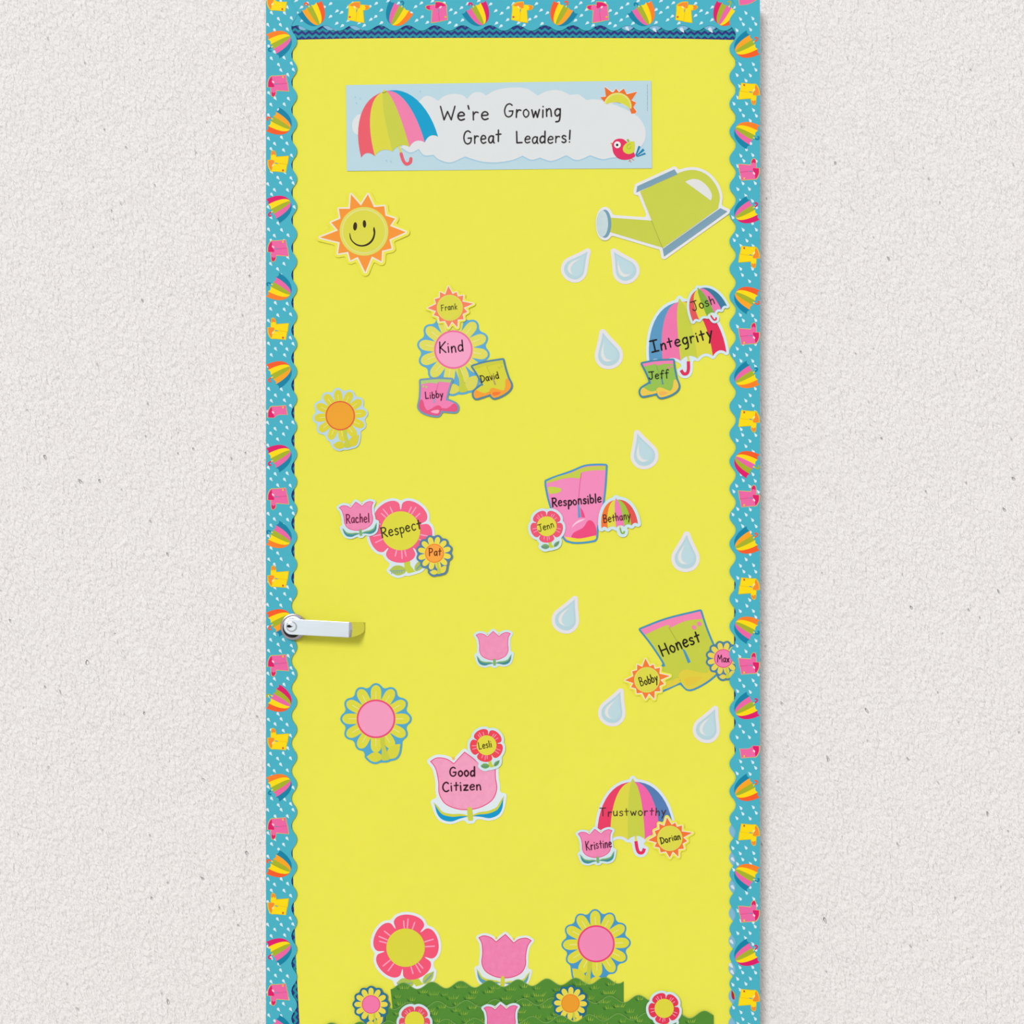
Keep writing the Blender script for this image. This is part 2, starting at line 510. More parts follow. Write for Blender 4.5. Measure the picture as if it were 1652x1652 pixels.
g = 0.0015
zt = DZ + g
prof = [(-3.2,0),(X0-g,0),(X0-g,zt),(X1+g,zt),(X1+g,0),(3.2,0),(3.2,2.75),(-3.2,2.75)]
V = [(x, WALL_Y, z) for x, z in prof] + [(x, WALL_Y+0.14, z) for x, z in prof]
quads = [(0,1,2,7),(7,2,3,6),(6,3,4,5)]
F = [q for q in quads] + [tuple(i+8 for i in reversed(q)) for q in quads]
F += [(j, i, i+8, j+8) for i, j in [(k, (k+1) % 8) for k in range(8)]]
wall = mesh_obj('wall_back', V, F, plaster)
tag(wall, 'rough white plaster wall around the decorated door', kind='structure')
fl = mesh_obj('floor', box_verts(-3.2, 3.2, -4.2, WALL_Y+0.14, -0.05, 0.0), BOXF, floor_m)
tag(fl, 'grey vinyl floor in front of the door', kind='structure')
door = mesh_obj('door_1', box_verts(X0, X1, 0.0006, 0.062, 0.002, DZ), BOXF, door_m)
tag(door, 'tall door covered with yellow paper and a bright border', kind='structure')

# ---- lever handle (part of the door)
def px(x, y, h): return W(x, y, h)
def extrude(name, poly, h0, h1, mat, parent, bevel=0.0):
    n = len(poly)
    bm = bmesh.new()
    lo = [bm.verts.new(px(x, y, h0)) for x, y in poly]
    hi = [bm.verts.new(px(x, y, h1)) for x, y in poly]
    ft = bm.faces.new(hi); bm.faces.new(list(reversed(lo)))
    for i in range(n):
        bm.faces.new((lo[i], lo[(i+1) % n], hi[(i+1) % n], hi[i]))
    bmesh.ops.recalc_face_normals(bm, faces=bm.faces)
    if bevel:
        ed = [e for e in ft.edges]
        bmesh.ops.bevel(bm, geom=ed, offset=bevel, segments=2, affect='EDGES', profile=0.6)
    me = bpy.data.meshes.new(name); bm.to_mesh(me); bm.free()
    me.materials.append(mat)
    o = bpy.data.objects.new(name, me)
    return link(o, parent)

rose = circle(473.5, 1011.5, 21.3, n=48)
handle = extrude('door_handle', circle(473.5, 1011.5, 12.5, n=32), 0.004, 0.036, chrome_m, door)
handle['label'] = 'brushed steel lever handle with a key cylinder'
extrude('rose_plate', rose, 0.004, 0.0125, metal('rose_steel', (186, 178, 184), 0.22, False), handle, 0.0015)
extrude('rose_rim', circle(473.5, 1011.5, 17.0, n=48), 0.0125, 0.0175, steel_m, handle, 0.001)
extrude('rose_lever_shade', circle(471.6, 1013.4, 15.4, n=40), 0.0175, 0.0182, ink((40,36,42)), handle)  # dark-coloured disc standing in for the lever head's shade on the rose
lev = []
ang = math.radians(3.2)
for i in range(13):                       # rounded left end
    t = math.pi/2 + math.pi*i/12
    lev.append((470.5 + 12.6*math.cos(t), 1011.3 + 12.6*math.sin(t)))
lev = list(reversed(lev)) + [] 
lev = [(x, y) for x, y in lev] + [(563.0, 1028.6), (563.6, 1003.6)]
# order: upper-left arc to lower-left arc, then the far end
lev = [(470.5 + 12.7*math.sin(t), 1011.3 - 12.7*math.cos(t)) for t in [-math.pi*i/14 for i in range(15)]] + [(563.0, 1028.7), (563.8, 1003.7)]
extrude('lever', lev, 0.036, 0.044, steel_m, handle, 0.0009)
# end cap and the arm that returns towards the door
extrude('lever_end', [(561.2, 1003.4), (561.0, 1028.6), (563.6, 1028.6), (564.6, 1003.8)], 0.030, 0.0425, chrome_m, handle)
rv = []; rf = []
prof = [(563.5, .0425), (569, .0345), (575, .0255), (581, .0155), (586, .0070), (588.5, .0025)]
for i, (x, h) in enumerate(prof):
    s_ = (x-563.5)/25.0
    yt, yb = 1003.8 + 0.2*s_, 1028.2 - 9.5*s_**2.2
    for (yy, hh) in ((yt, h), (yb, h), (yb, h-.004), (yt, h-.004)):
        rv.append(px(x, yy, hh))
for i in range(len(prof)-1):
    a = i*4; b_ = a+4
    rf += [(a, a+1, b_+1, b_), (a+1, a+2, b_+2, b_+1), (a+2, a+3, b_+3, b_+2), (a+3, a, b_, b_+3)]
rf += [(3,2,1,0), tuple(len(rv)-4+k for k in range(4))]
ro = mesh_obj('lever_return', rv, rf, chrome_m, handle, smooth=True)
extrude('key_cylinder', circle(470.3, 1010.9, 8.6, n=36), 0.044, 0.0452, chrome_m, handle, 0.0004)
extrude('cylinder_plug', circle(470.3, 1010.9, 6.9, n=36), 0.0452, 0.0459, steel_m, handle, 0.0003)
extrude('keyhole', cr([(462.6,1010.3),(465.5,1007.8),(467.8,1008.5),(470.5,1010.2),(472.8,1010.6),(470.5,1011.6),(467.5,1012.6),(464.5,1012.2)], 3), 0.0459, 0.0461, dark_m, handle)

# ================================================================== PAPER ON THE DOOR
pap = Card('backing_paper', 'large smooth yellow paper sheet covering the whole door', 'paper', (826, 900), 0.0)
pap.card([(440, 20), (1215, 20), (1215, 1785), (440, 1785)], yellow_m, 0.3e-3, 'sheet')

# ---- dark chevron strips between yellow paper and the umbrella border
def chevron(name, label, poly, vertical, h):
    cx = sum(p[0] for p in poly)/len(poly); cy = sum(p[1] for p in poly)/len(poly)
    c = Card(name, label, 'border strip', (cx, cy), h, 'navy chevron border strips')
    o = c.card(poly, chev_m, 0.3e-3, 'strip')
    me = o.data; uv = me.uv_layers.new(name='UVMap')
    for lp in me.loops:
        co = me.vertices[lp.vertex_index].co + c.o
        x = co.x/S + 826; y = 826 - (co.z - ZC)/S
        uv.data[lp.index].uv = (y, x) if vertical else (x, y)
    return c
chevron('chevron_border', 'navy and teal zigzag strip below the top umbrella border',
        [(440,18)] + [(x, 18) for x in range(500, 1190, 60)] + [(1205,18),(1205,64.5)] +
        [(1187,64.3),(1120,62.6),(1040,61.4),(940,61),(840,60.8),(740,60.8),(640,61.2),(560,62),(500,63.3),(470,64.2),(440,64.6)], False, 0.55)
chevron('chevron_border', 'thin navy zigzag strip peeking out beside upper door edge above the handle',
        [(445,66),(472,66),(472,300),(473.5,500),(475,700),(475,900),(474,945),(466,962),(445,962)], True, 0.5)
chevron('chevron_border', 'thin navy zigzag strip peeking out along door edge below the handle',
        [(445,1270),(466,1280),(470.5,1310),(473.5,1450),(478,1560),(483,1652),(487,1785),(445,1785)], True, 0.5)
chevron('chevron_border', 'slim navy zigzag strip mostly hidden on the hinge side of the door',
        [(1186.4,66),(1212,66),(1212,1785),(1188,1785),(1188,1260),(1184.5,1200),(1184,1090),(1184.6,940),(1188.5,900),(1188.5,500),(1186.5,200)], True, 0.5)

# ---- pale under-layer scallops
PALE = (126, 186, 218)
def scallop_edge(a0, a1, base, amp, phase, period=44.4, n=10, sgn=1):
    """points along an edge: bumps (base+sgn*amp) centred on phase + k*period"""
    out = []; m = int(abs(a1-a0)/(period/n)) + 1
    for i in range(m+1):
        a = a0 + (a1-a0)*i/m
        q = math.cos(2*math.pi*(a-phase)/period)
        q = math.copysign(abs(q)**0.85, q)
        out.append((a, base + sgn*amp*q))
    return out

def under(name, label, poly, h, bits):
    cx = sum(p[0] for p in poly)/len(poly); cy = sum(p[1] for p in poly)/len(poly)
    c = Card(name, label, 'border strip', (cx, cy), h, 'pale scallops under the border')
    c.card(poly, PALE, 0.3e-3, 'strip')
    for (x, y, r) in bits:
        c.put('raindrop_print', cr([(x-r, y-r*.6), (x+r*.2, y-r), (x+r*1.1, y+r*1.3), (x-r*.6, y+r*.5)], 4), (214, 228, 242), 1)
    return c
e = scallop_edge(1322, 1785, 1181.5, 5.2, 1339.3, 44.6, sgn=-1)
ur = under('under_border', 'pale blue scalloped strip under the border beside the grass', [(x - 0.004*(y-1322), y) for y, x in e] + [(1215,1785),(1215,1322)], 1.2,
      [(1182,1431,3),(1180,1519,3),(1179,1557,3.4),(1181,1568,3),(1182,1386,3)])
ur.put('umbrella_print', cr([(1180.5,1598),(1184,1604),(1185,1612),(1182,1612),(1180,1606)], 4), (190, 20, 50), 1)
ur.put('umbrella_print', cr([(1181.5,1598),(1185,1601),(1186.5,1609),(1184.5,1607)], 4), (200, 190, 30), 1)
e = scallop_edge(482, 606, 43.5, 5.5, 490, 43.0)
under('under_border', 'pale blue scallops showing above the chevron near the lever side corner', [(482,20)] + e + [(606,20)], 1.2, [(496,45,3),(540,46,3),(583,45,3)])
e = scallop_edge(1000, 1180, 43.5, 6, 1012, 44.5)
under('under_border', 'pale blue scallops showing above the chevron near the hinge side corner', [(1000,20)] + e + [(1180,20)], 1.2, [(1012,46,3),(1056,48,3),(1100,48,3.4),(1146,48,3.6)])

# ---- printed umbrella template (also used for the big umbrella cutouts)
HEM = [-1, -.66, -.2, .24, .64, 1]
def umbrella_panels(tipx=0.0, H=1.45, hem=HEM):
    hy = [0, -.05, -.06, -.06, -.05, 0]
    def bnd(k, m=12):
        return [(tipx + (hem[k]-tipx)*math.sin(t)**.88, H - (H-hy[k])*(1-math.cos(t))) for t in [math.pi/2*i/m for i in range(m+1)]]
    out = []
    for k in range(5):
        a = bnd(k); b_ = bnd(k+1)
        arc = []
        for i in range(1, 8):
            t = i/8; arc.append((hem[k]+(hem[k+1]-hem[k])*t, hy[k]+(hy[k+1]-hy[k])*t + .1*math.sin(math.pi*t)**.8))
        out.append(a + arc + list(reversed(b_))[:-1])
    return out

# ---- printed border strips
def strip_mesh_parts(name, shapes, mats, lay):
    V = []; F = []; MI = []
    for (poly, mi, ly) in shapes:
        v2, tris = fill(poly, 40)
        n = len(V)
        V += [((x)*S, -(lay + ly*0.1e-3), -(y)*S) for x, y in v2]
        for t in tris:
            a = Vector(v2[t[1]]) - Vector(v2[t[0]]); b_ = Vector(v2[t[2]]) - Vector(v2[t[0]])
            t = (t[0], t[2], t[1]) if a.x*b_.y - a.y*b_.x > 0 else t
            F.append(tuple(i+n for i in t)); MI.append(mi)
    me = bpy.data.meshes.new(name)
    me.from_pydata(V, [], F)
    for m in mats: me.materials.append(m)
    me.polygons.foreach_set('material_index', MI)
    me.update()
    return me

UMB = {}
def umbrella_print_mesh(cols, hook):
    key = (tuple(cols), hook)
    if key in UMB: return UMB[key]
    shapes = []; mats = [ink(c) for c in cols] + [ink(Y_), ink(hook)]
    for k, p in enumerate(umbrella_panels(0, 1.5, [-1, -.6, -.2, .2, .6, 1])):
        shapes.append((xf(p, (0, 16.5), 21.8), k, 1))
    s = 20.5
    def rib(pts, w):
        L = []; Rr = []
        for i, p in enumerate(pts):
            a = Vector(pts[max(0, i-1)]); b_ = Vector(pts[min(len(pts)-1, i+1)])
            d = (b_-a).normalized(); n = Vector((-d.y, d.x))*w
            L.append((p[0]+n.x, p[1]+n.y)); Rr.append((p[0]-n.x, p[1]-n.y))
        return L + list(reversed(Rr))
    shapes.append((rib([(0, 15.2), (0.2, 20.5)], .85), 5, 0))
    shapes.append((rib(cr([(0.2,19.0),(0.3,22.3),(1.8,24.6),(4.3,24.2),(5.2,21.4)], 4, False), 1.25), 6, 2))
    UMB[key] = strip_mesh_parts('umbrella_print', shapes, mats, 0)
    return UMB[key]

BOOT = {}
def boot_print_mesh(kind, part='both'):
    key = (kind, part)
    if key in BOOT: return BOOT[key]
    main, toe, edge = ((240, 102, 166), M_, (222, 200, 10)) if kind == 'pink' else ((255, 221, 0), (250, 140, 40), (214, 190, 20))
    mats = [ink(main), ink(toe), ink(edge), ink((70,150,190)), ink((250,215,225) if kind == 'pink' else (255,240,150)), ink((225,195,20) if kind == 'pink' else (230,70,50)), ink((222,60,132) if kind == 'pink' else (240,190,0))]
    c = (135, 552); f = 5.697
    def q(pts, smooth=True):
        r = [((x-c[0])/f, (y-c[1])/f) + tuple(rest) for x, y, *rest in pts]
        return cr(r, 4) if smooth else r
    A = [(40,573,1),(42,520),(70,474),(110,471),(203,462,1),(216,546,1),(135,547),(100,575,1)]
    Ae= [(34,575,1),(38,516),(66,469),(110,466),(205,458,1),(222,548,1),(135,550),(100,577,1)]
    B = [(66,582,1),(135,546),(218,532,1),(228,610,1),(116,600,1),(108,640),(90,660),(74,648)]
    Be= [(62,580,1),(135,542),(222,530,1),(234,614,1),(118,606,1),(112,643),(90,664),(70,651)]
    sh = []
    if part in ('both', 'upper'):
        sh += [(q(Ae), 2, 0), (q(A), 0, 1), (q([(42,571,1),(46,520),(72,478),(82,525),(98,560),(92,573,1)]), 1, 2),
               (q([(80,512),(98,525),(92,538),(78,526)]), 4, 3), (q([(170,470,1),(186,470,1),(184,488,1),(170,488,1)], False), 5, 3)]
    if part in ('both', 'lower'):
        sh += [(q(Be), 2, .5), (q(B), 0, 1.5), (q([(74,618),(92,626),(108,618),(108,640),(90,658),(74,647)]), 1, 2)]
    if part == 'both':
        sh += [(q([(92,550,1),(118,539),(140,541,1),(118,547)]), 3, 4), (q([(140,543,1),(217,533,1),(217,536,1),(140,546,1)], False), 6, 4)]
    BOOT[key] = strip_mesh_parts('boots_print', sh, mats, 0)
    return BOOT[key]

def place_print(me, name, card, x, y, rot, hh, flip=False, ez=1.0):
    o = bpy.data.objects.new(name, me)
    link(o, card.root)
    o.location = W(x, y, hh) - card.o
    o.rotation_euler = (0, math.radians(-rot), 0)     # rot: counter-clockwise as seen
    if flip: o.scale = (1, 1, -1)
    return o

def border(label, poly, h, umbs, boots, drops, name='umbrella_border'):
    cx = sum(p[0] for p in poly)/len(poly); cy = sum(p[1] for p in poly)/len(poly)
    c = Card(name, label, 'border strip', (cx, cy), h, 'scalloped umbrella border strips')
    c.card(poly, TEAL, 0.3e-3, 'strip')
    hh = c.h0 + 0.3e-3
    blocks = [(x, y, 19.5) for x, y, *_ in umbs] + [(x, y, 16.5) for x, y, *_ in boots]
    # white raindrops, too many to count: one printed layer
    V = []; F = []
    inside = sdf(np.array([[d[0] for d in drops]]), np.array([[d[1] for d in drops]]), [poly])[0]
    for (x, y, a), dd in zip(drops, inside):
        if dd > -3.0 or any((x-bx)**2 + (y-by)**2 < br*br for bx, by, br in blocks): continue
        n = len(V)
        sh = [(-1.6,-1.9),(-.2,-2.7),(1.3,-2.1),(1.5,-.5),(.5,1.4),(-.3,3.6),(-1.1,1.4),(-2,-.4)]
        ca, sa = 1.22*math.cos(a), 1.22*math.sin(a)
        for (u, v) in sh:
            V.append(W(x + u*ca - v*sa, y + u*sa + v*ca, hh + 0.06e-3) - c.o)
        F.append(tuple(range(n, n+8)))
    F = [f if (V[f[1]]-V[f[0]]).cross(V[f[2]]-V[f[0]]).y < 0 else tuple(reversed(f)) for f in F]
    o = mesh_obj('raindrop_print', V, F, ink(DROP), c.root)
    o['kind'] = 'stuff'
    for (x, y, rot, cols, hook) in umbs:
        place_print(umbrella_print_mesh(cols, hook), 'umbrella_print', c, x, y, rot, hh + 0.12e-3)
    for (x, y, rot, kind, part) in boots:
        place_print(boot_print_mesh(kind, part), 'boots_print', c, x, y, rot, hh + 0.12e-3, flip=(kind == 'yellow'))
    return c

def lattice(x0, x1, y0, y1, ang, vertical=True):
    out = []
    L0, L1, C0, C1 = (y0, y1, x0, x1) if vertical else (x0, x1, y0, y1)
    r = 0; a = L0
    while a < L1:
        b_ = C0 + [3, 14, 8, 19][r % 4]
        while b_ < C1:
            p = (b_, a) if vertical else (a, b_)
            out.append((p[0] + rng.uniform(-1.2, 1.2), p[1] + rng.uniform(-1.2, 1.2), ang))
            b_ += 20.5
        a += 9.2; r += 1
    return out

# unit codes of the umbrellas: colours from the +x hem end... listed as seen from tip side
A1 = [R_, Y_, G_, O2, T_]; A2 = [M_, Y_, G_, P_, T_]; A3 = [O_, Y_, G_, P_, T_]; A4 = [M_, G_, P_, Y_, R_]
# left strip: tip points right, 'A' leans up, 'B' leans down (colours given top to bottom)
LU = [(67,'A',A3,T_),(200,'B',A1[::-1],R_),(333,'A',A2,M_),(467,'B',A3[::-1],T_),(600,'A',A1,R_),
      (735,'A',A2,M_),(867,'B',A3[::-1],T_),(1000,'A',A1,R_),(1131,'B',A4,G_),(1266,'A',A3,T_),(1398,'B',A1[::-1],R_),
      (1531,'A',A2,M_),(1664,'B',A3[::-1],T_)]
LB = [(137,'pink','both'),(262,'yellow','both'),(403,'pink','both'),(532,'yellow','both'),(670,'pink','upper'),
      (803,'pink','both'),(932,'yellow','both'),(1072,'pink','both'),(1194,'yellow','both'),(1335,'pink','both'),(1460,'yellow','both'),(1603,'pink','both')]
RU = [(76,'A',A1[::-1],R_),(214,'B',A3,T_),(343,'A',A2[::-1],M_),(480,'B',A1,R_),(609,'A',A3[::-1],T_),(745,'B',A4[::-1],G_),
      (876,'A',A1[::-1],R_),(1012,'B',A3,T_),(1143,'A',A2[::-1],M_),(1275,'A',A1[::-1],R_),(1411,'B',A3,T_),(1541,'A',A2[::-1],M_),(1680,'B',A3,T_)]
RB = [(5,'pink','lower'),(150,'yellow','both'),(275,'pink','both'),(413,'yellow','both'),(540,'pink','both'),(678,'yellow','both'),(802,'pink','both'),
      (948,'yellow','both'),(1072,'pink','both'),(1207,'pink','upper'),(1345,'yellow','both'),(1472,'pink','both'),(1612,'yellow','both')]
def left_umb(y0, y1):
    # mesh has its tip up and panels left to right; a turn of -61 brings the tip to the right and up
    return [(454, y, -61 if o == 'A' else -119, cols, hk) for (y, o, cols, hk) in LU if y0 <= y < y1]
def right_umb(y0, y1):
    return [(1201, y, 119 if o == 'A' else 61, cols[::-1], hk) for (y, o, cols, hk) in RU if y0 <= y < y1]
def strip_left(label, y0, y1, h):
    e = scallop_edge(y0, y1, 474.6, 4.6, 66.4, 44.42)
    poly = [(x, y) for y, x in e] + [(429, y1), (429, y0)]
    um = left_umb(y0, y1); bo = [(449, y, 0, k, p) for (y, k, p) in LB if y0 <= y < y1]
    return border(label, poly, h, um, bo, lattice(430, 480, y0+4, y1-4, math.radians(-38)))
def strip_right(label, y0, y1, h):
    e = scallop_edge(y0, y1, 1181.8, 5.2, 78.9, 44.36, sgn=-1)
    poly = [(x, y) for y, x in e] + [(1226, y1), (1226, y0)]
    um = right_umb(y0, y1); bo = [(1208, y, 180, k, p) for (y, k, p) in RB if y0 <= y < y1]
    return border(label, poly, h, um, bo, lattice(1175, 1226, y0+4, y1-4, math.radians(142)))

e = scallop_edge(474, 1190, 45.3, 4.4, 502.5, 44.35)
border('teal scalloped border strip of umbrellas and boots along the door top', [(440,-2),(440,41)] + e + [(1215,41),(1215,-2)], 2.0,
       [(507,25.5,-151,A1,R_),(640,25.5,151,A3,T_),(772,25.5,-151,A2,M_),(905,25.5,151,A1[::-1],R_),(1039,25.5,-151,A3,T_),(1168,25.5,151,A4[::-1],G_)],
       [(577,20,-90,'yellow','both'),(706,20,-90,'pink','both'),(841,20,-90,'yellow','both'),(966,20,-90,'pink','both'),(1106,20,-90,'yellow','both')],
       lattice(478, 1188, -2, 52, math.radians(50), False))
sl = strip_left('teal umbrella border strip along the lever side, upper length with half a pink boot', -2, 677.5, 2.7)
place_print(boot_print_mesh('yellow', 'upper'), 'boots_print', sl, 448, 2, 0, sl.h0 + 0.42e-3, flip=True)
strip_left('teal umbrella border strip along the lever side, lower length behind the handle', 677.5, 1785, 2.7)
strip_right('teal umbrella border strip along the hinge side, upper length beside the watering can', -2, 1197.5, 2.7)
strip_right('teal umbrella border strip along the hinge side, lower length beside the grass', 1197.5, 1785, 2.7)

# ================================================================== CUTOUT BUILDERS
NAVY_EDGE = (72, 152, 196)
def daisy(label, c, R, rc, rot, center, ring, back, petal_c, h0, stem=(.27, -1.18), mirror=False, text=None, margin=3.2, bend=(0,0,0,0), name='daisy_cutout', streaks=True, leaf_c=None, base=(18, -1.0)):
    k = Card(name, label, 'flower cutout', c, h0, 'daisy cutouts', bend)
    pet = []
    for i in range(12):
        a = math.radians(rot + i*30)
        d = (math.sin(a), -math.cos(a)); nrm = (math.cos(a), math.sin(a))
        tmpl = [(.50,-.12),(.66,-.152),(.84,-.152),(.95,-.1),(1.0,0),(.95,.1),(.84,.152),(.66,.152),(.50,.12)]
        pet.append(cr([(c[0]+R*(r*d[0]+w*nrm[0]), c[1]+R*(r*d[1]+w*nrm[1])) for r, w in tmpl], 3))
    sx = -1 if mirror else 1
    def T(pts): return [(c[0]+sx*R*p[0], c[1]-R*p[1]) + tuple(p[2:]) for p in pts]
    st = cr(T([(.14,-.5),(.24,-.52),(.27,-.8),(.36,-1.05),(.4,-1.2),(.17,-1.22),(.17,-.95),(.13,-.7)]), 4)
    lf1 = cr(T([(-.28,-1.12,1),(-.1,-1.0),(.06,-1.0),(.18,-1.1),(.16,-1.2),(.0,-1.28),(-.16,-1.24)]), 4)
    lf2 = cr(T([(.72,-.74,1),(.5,-.78),(.36,-.9),(.33,-1.05),(.38,-1.18),(.58,-1.15),(.68,-1.0)]), 4)
    out = outline(pet + [circle(c[0], c[1], rc*1.05), st, lf1, lf2], margin*R/54, close=6.5*R/54, res=1.0 if R > 40 else .6, thin=1.6 if R > 40 else 1.0)
    k.card(out, back)
    for p in pet: k.put('petal', p, petal_c, 1 + .25*(pet.index(p) % 2))
    lc = leaf_c or tuple(int(v*.98) for v in petal_c)
    k.put('leaf', lf1, lc, 2.3); k.put('leaf', lf2, lc, 1.7); k.put('stem', st, (200, 206, 62), 2.65)
    if streaks:
        L = []
        for i in range(12):
            a = math.radians(rot + i*30); d = (math.sin(a), -math.cos(a))
            L.append([(c[0]+R*r*d[0], c[1]+R*r*d[1]) for r in (.58, .80)])
        k.strokes('petal_streaks', L, R*.013, (238, 232, 150), 3)
    k.put('center_ring', circle(c[0], c[1], rc*1.02, n=48), ring, 3)
    k.put('flower_center', circle(c[0], c[1], rc*.93, n=48), center, 4)
    if text: write(k, *text)
    return k

def blossom(label, c, R, rc, rot, col, center, back, h0, mirror=False, text=None, margin=4.2, bend=(0,0,0,0), stripe=(250, 160, 195), leaf=((178,196,80),(120,165,165)), dl=(0, 0), name='blossom_cutout'):
    k = Card(name, label, 'flower cutout', c, h0, 'five-petal flower cutouts', bend)
    pet = []
    for i in range(5):
        a0 = rot + 36 + i*72
        tm = [(rc/R*.9,-32),(.72,-34.2),(.88,-31.5),(.97,-22),(1.0,-8),(1.0,8),(.97,22),(.88,31.5),(.72,34.2),(rc/R*.9,32)]
        pet.append(cr([(c[0]+R*r*math.sin(math.radians(a0+t)), c[1]-R*r*math.cos(math.radians(a0+t))) for r, t in tm], 4))
    sx = -1 if mirror else 1
    def T(pts): return [(c[0]+sx*R*(p[0]+dl[0]), c[1]-R*(p[1]+dl[1])) + tuple(p[2:]) for p in pts]
    st = T([(.10,-.95),(.30,-.95),(.30,-1.08),(.46,-1.28),(.24,-1.34),(.12,-1.2)])
    lf1 = cr(T([(-.36,-1.24,1),(-.2,-1.1),(.02,-1.1),(.16,-1.22),(.12,-1.33),(-.08,-1.4),(-.24,-1.34)]), 4)
    lf2 = cr(T([(.78,-.88,1),(.54,-.98),(.44,-1.12),(.46,-1.26),(.62,-1.22),(.74,-1.08)]), 4)
    out = outline(pet + [circle(c[0], c[1], rc), st, lf1, lf2], margin*R/52, close=5*R/52, res=1.0 if R > 40 else .6, thin=1.6 if R > 40 else 1.0)
    k.card(out, back)
    for p in pet: k.put('petal', p, col, 1.3)
    k.put('stem', st, (198, 210, 60), .35)
    for lf in (lf1, lf2):
        o = k.put('leaf', lf, leaf[0], .65)
    L = []
    for lf, (p, q_) in ((lf1, ((-.32,-1.26), (.12,-1.24))), (lf2, ((.74,-.93), (.48,-1.2)))):
        p, q_ = T([p, q_])
        for i in range(6):
            t = .12 + .14*i; x = p[0]+(q_[0]-p[0])*t; y = p[1]+(q_[1]-p[1])*t
            L.append([(x, y), (x - .02*R*sx, y + .085*R)])
        L.append([p, q_])
    k.strokes('leaf_veins', L, .011*R, leaf[1], .95)
    L = []
    for i in range(5):
        a0 = rot + 36 + i*72
        for t in ((-7, 7) if i % 2 else (-12, -3, 12)):
            a = math.radians(a0 + t)
            L.append([(c[0]+R*r*math.sin(a), c[1]-R*r*math.cos(a)) for r in (rc/R+.02, .87 - .06*(abs(t) > 8))])
    k.strokes('petal_streaks', L, R*.02, stripe, 2)
    k.put('flower_center', circle(c[0], c[1], rc, n=48), center, 3)
    if text: write(k, *text)
    return k

TUL = [(-1,.64,1),(-.8,.73),(-.53,.68),(-.33,.53,1),(-.15,.70),(0,.83,1),(.15,.70),(.33,.53,1),(.53,.68),(.8,.73),(1,.64,1),
       (.87,.42),(.82,.05),(.83,-.3),(.68,-.6),(.35,-.78),(0,-.83),(-.35,-.78),(-.68,-.6),(-.83,-.3),(-.82,.05),(-.87,.42)]
def tulip(label, c, hw, rot, col, edge, back, leafs, h0, text=None, margin=5.0, bend=(0,0,0,0), mottle=.09):
    k = Card('tulip_cutout', label, 'flower cutout', c, h0, 'tulip cutouts', bend)
    body = cr(xf(TUL, c, hw, rot), 5)
    def leaf(m):
        up = cr(xf([(-1.0,-.52,1),(-.88,-.66),(-.76,-.82),(-.52,-.9),(-.25,-.92),(-.02,-1.0,1),(-.3,-1.04),(-.55,-1.1),(-.8,-1.02),(-.92,-.82)], c, hw, rot, m), 4)
        lo = cr(xf([(-.97,-.58,1),(-.88,-.76),(-.76,-.9),(-.5,-.98),(-.25,-.98),(-.06,-1.01,1),(-.3,-1.05),(-.55,-1.11),(-.8,-1.03),(-.93,-.84)], c, hw, rot, m), 4)
        return up, lo
    u1, l1 = leaf(False); u2, l2 = leaf(True)
    st = cr(xf([(-.06,-.78),(.06,-.78),(.07,-1.1),(0,-1.13),(-.07,-1.1)], c, hw, rot), 3)
    out = outline([body, u1, u2, st], margin*hw/50 + .8, close=4*hw/50, res=1.0 if hw > 40 else .6, thin=1.4 if hw > 40 else .9)
    k.card(out, back)
    k.put('flower_edge', body, edge, 1)
    k.put('flower', outline([body], -1.45*(hw/50)**.5, res=.5, thin=.8), col, 2, mottle=mottle)
    k.put('stem', st, leafs[0], 3.5)
    for u, l in ((u1, l1), (u2, l2)):
        o = k.put('leaf', u, leafs[0], 2); k.put('leaf_shade', l, leafs[1], 3, parent=o)
    for m in (False, True):
        p = xf([(-.33,.66)], c, hw, rot, m)[0]
        k.put('stamen', circle(p[0], p[1], .045*hw, n=12), (240, 196, 90), 2)
    if text:
        for t in text: write(k, *t)
    return k

SUNT = [(805,130),(893,230),(955,130),(1008,243),(1100,235),(1110,318),(1195,345),(1150,410),(1290,465),(1145,530),(1165,610),(1080,630),(1075,725),
        (990,680),(932,820),(865,685),(800,715),(780,640),(690,655),(705,555),(530,512),(690,450),(630,380),(712,345),(697,258),(795,258)]
def sun_cut(label, c, s, rot, ray, h0, text=None, bend=(0,0,0,0), face=False, disc=(222,218,70), ratio=None):
    """s = disc radius in pixels"""
    k = Card('sun_cutout', label, 'sun cutout', c, h0, 'sun cutouts', bend)
    rr = ratio or 1.0
    pts = []
    for i, (x, y) in enumerate(SUNT):
        u, v = (x-920)/217.0, -(y-458)/217.0
        r = math.hypot(u, v); r2 = 1 + (r-1)*rr
        pts.append((u*r2/r, v*r2/r))
    rays = xf(pts, c, s, rot)
    wl = max(1.6, 2.6*s/39)
    white = outline([rays, circle(c[0], c[1], s)], wl, res=.7, thin=1.0)
    halo = outline([rays, circle(c[0], c[1], s)], wl*2.5, close=2.0, res=.8, thin=1.2)
    k.card(halo, (238, 232, 70))
    k.put('white_edge', white, (240, 232, 205), 1)
    k.put('rays', rays, ray, 2)
    k.put('halo_ring', circle(c[0], c[1], s, n=48), (226, 220, 92), 3)
    if face:
        k.put('pale_ring', circle(c[0], c[1], s*.905, n=48), (232, 228, 150), 4)
        k.put('disc', circle(c[0], c[1], s*.865, n=48), disc, 5)
    else:
        k.put('disc', circle(c[0], c[1], s*.9, n=40), disc, 5)
    if text: write(k, *text)
    return k

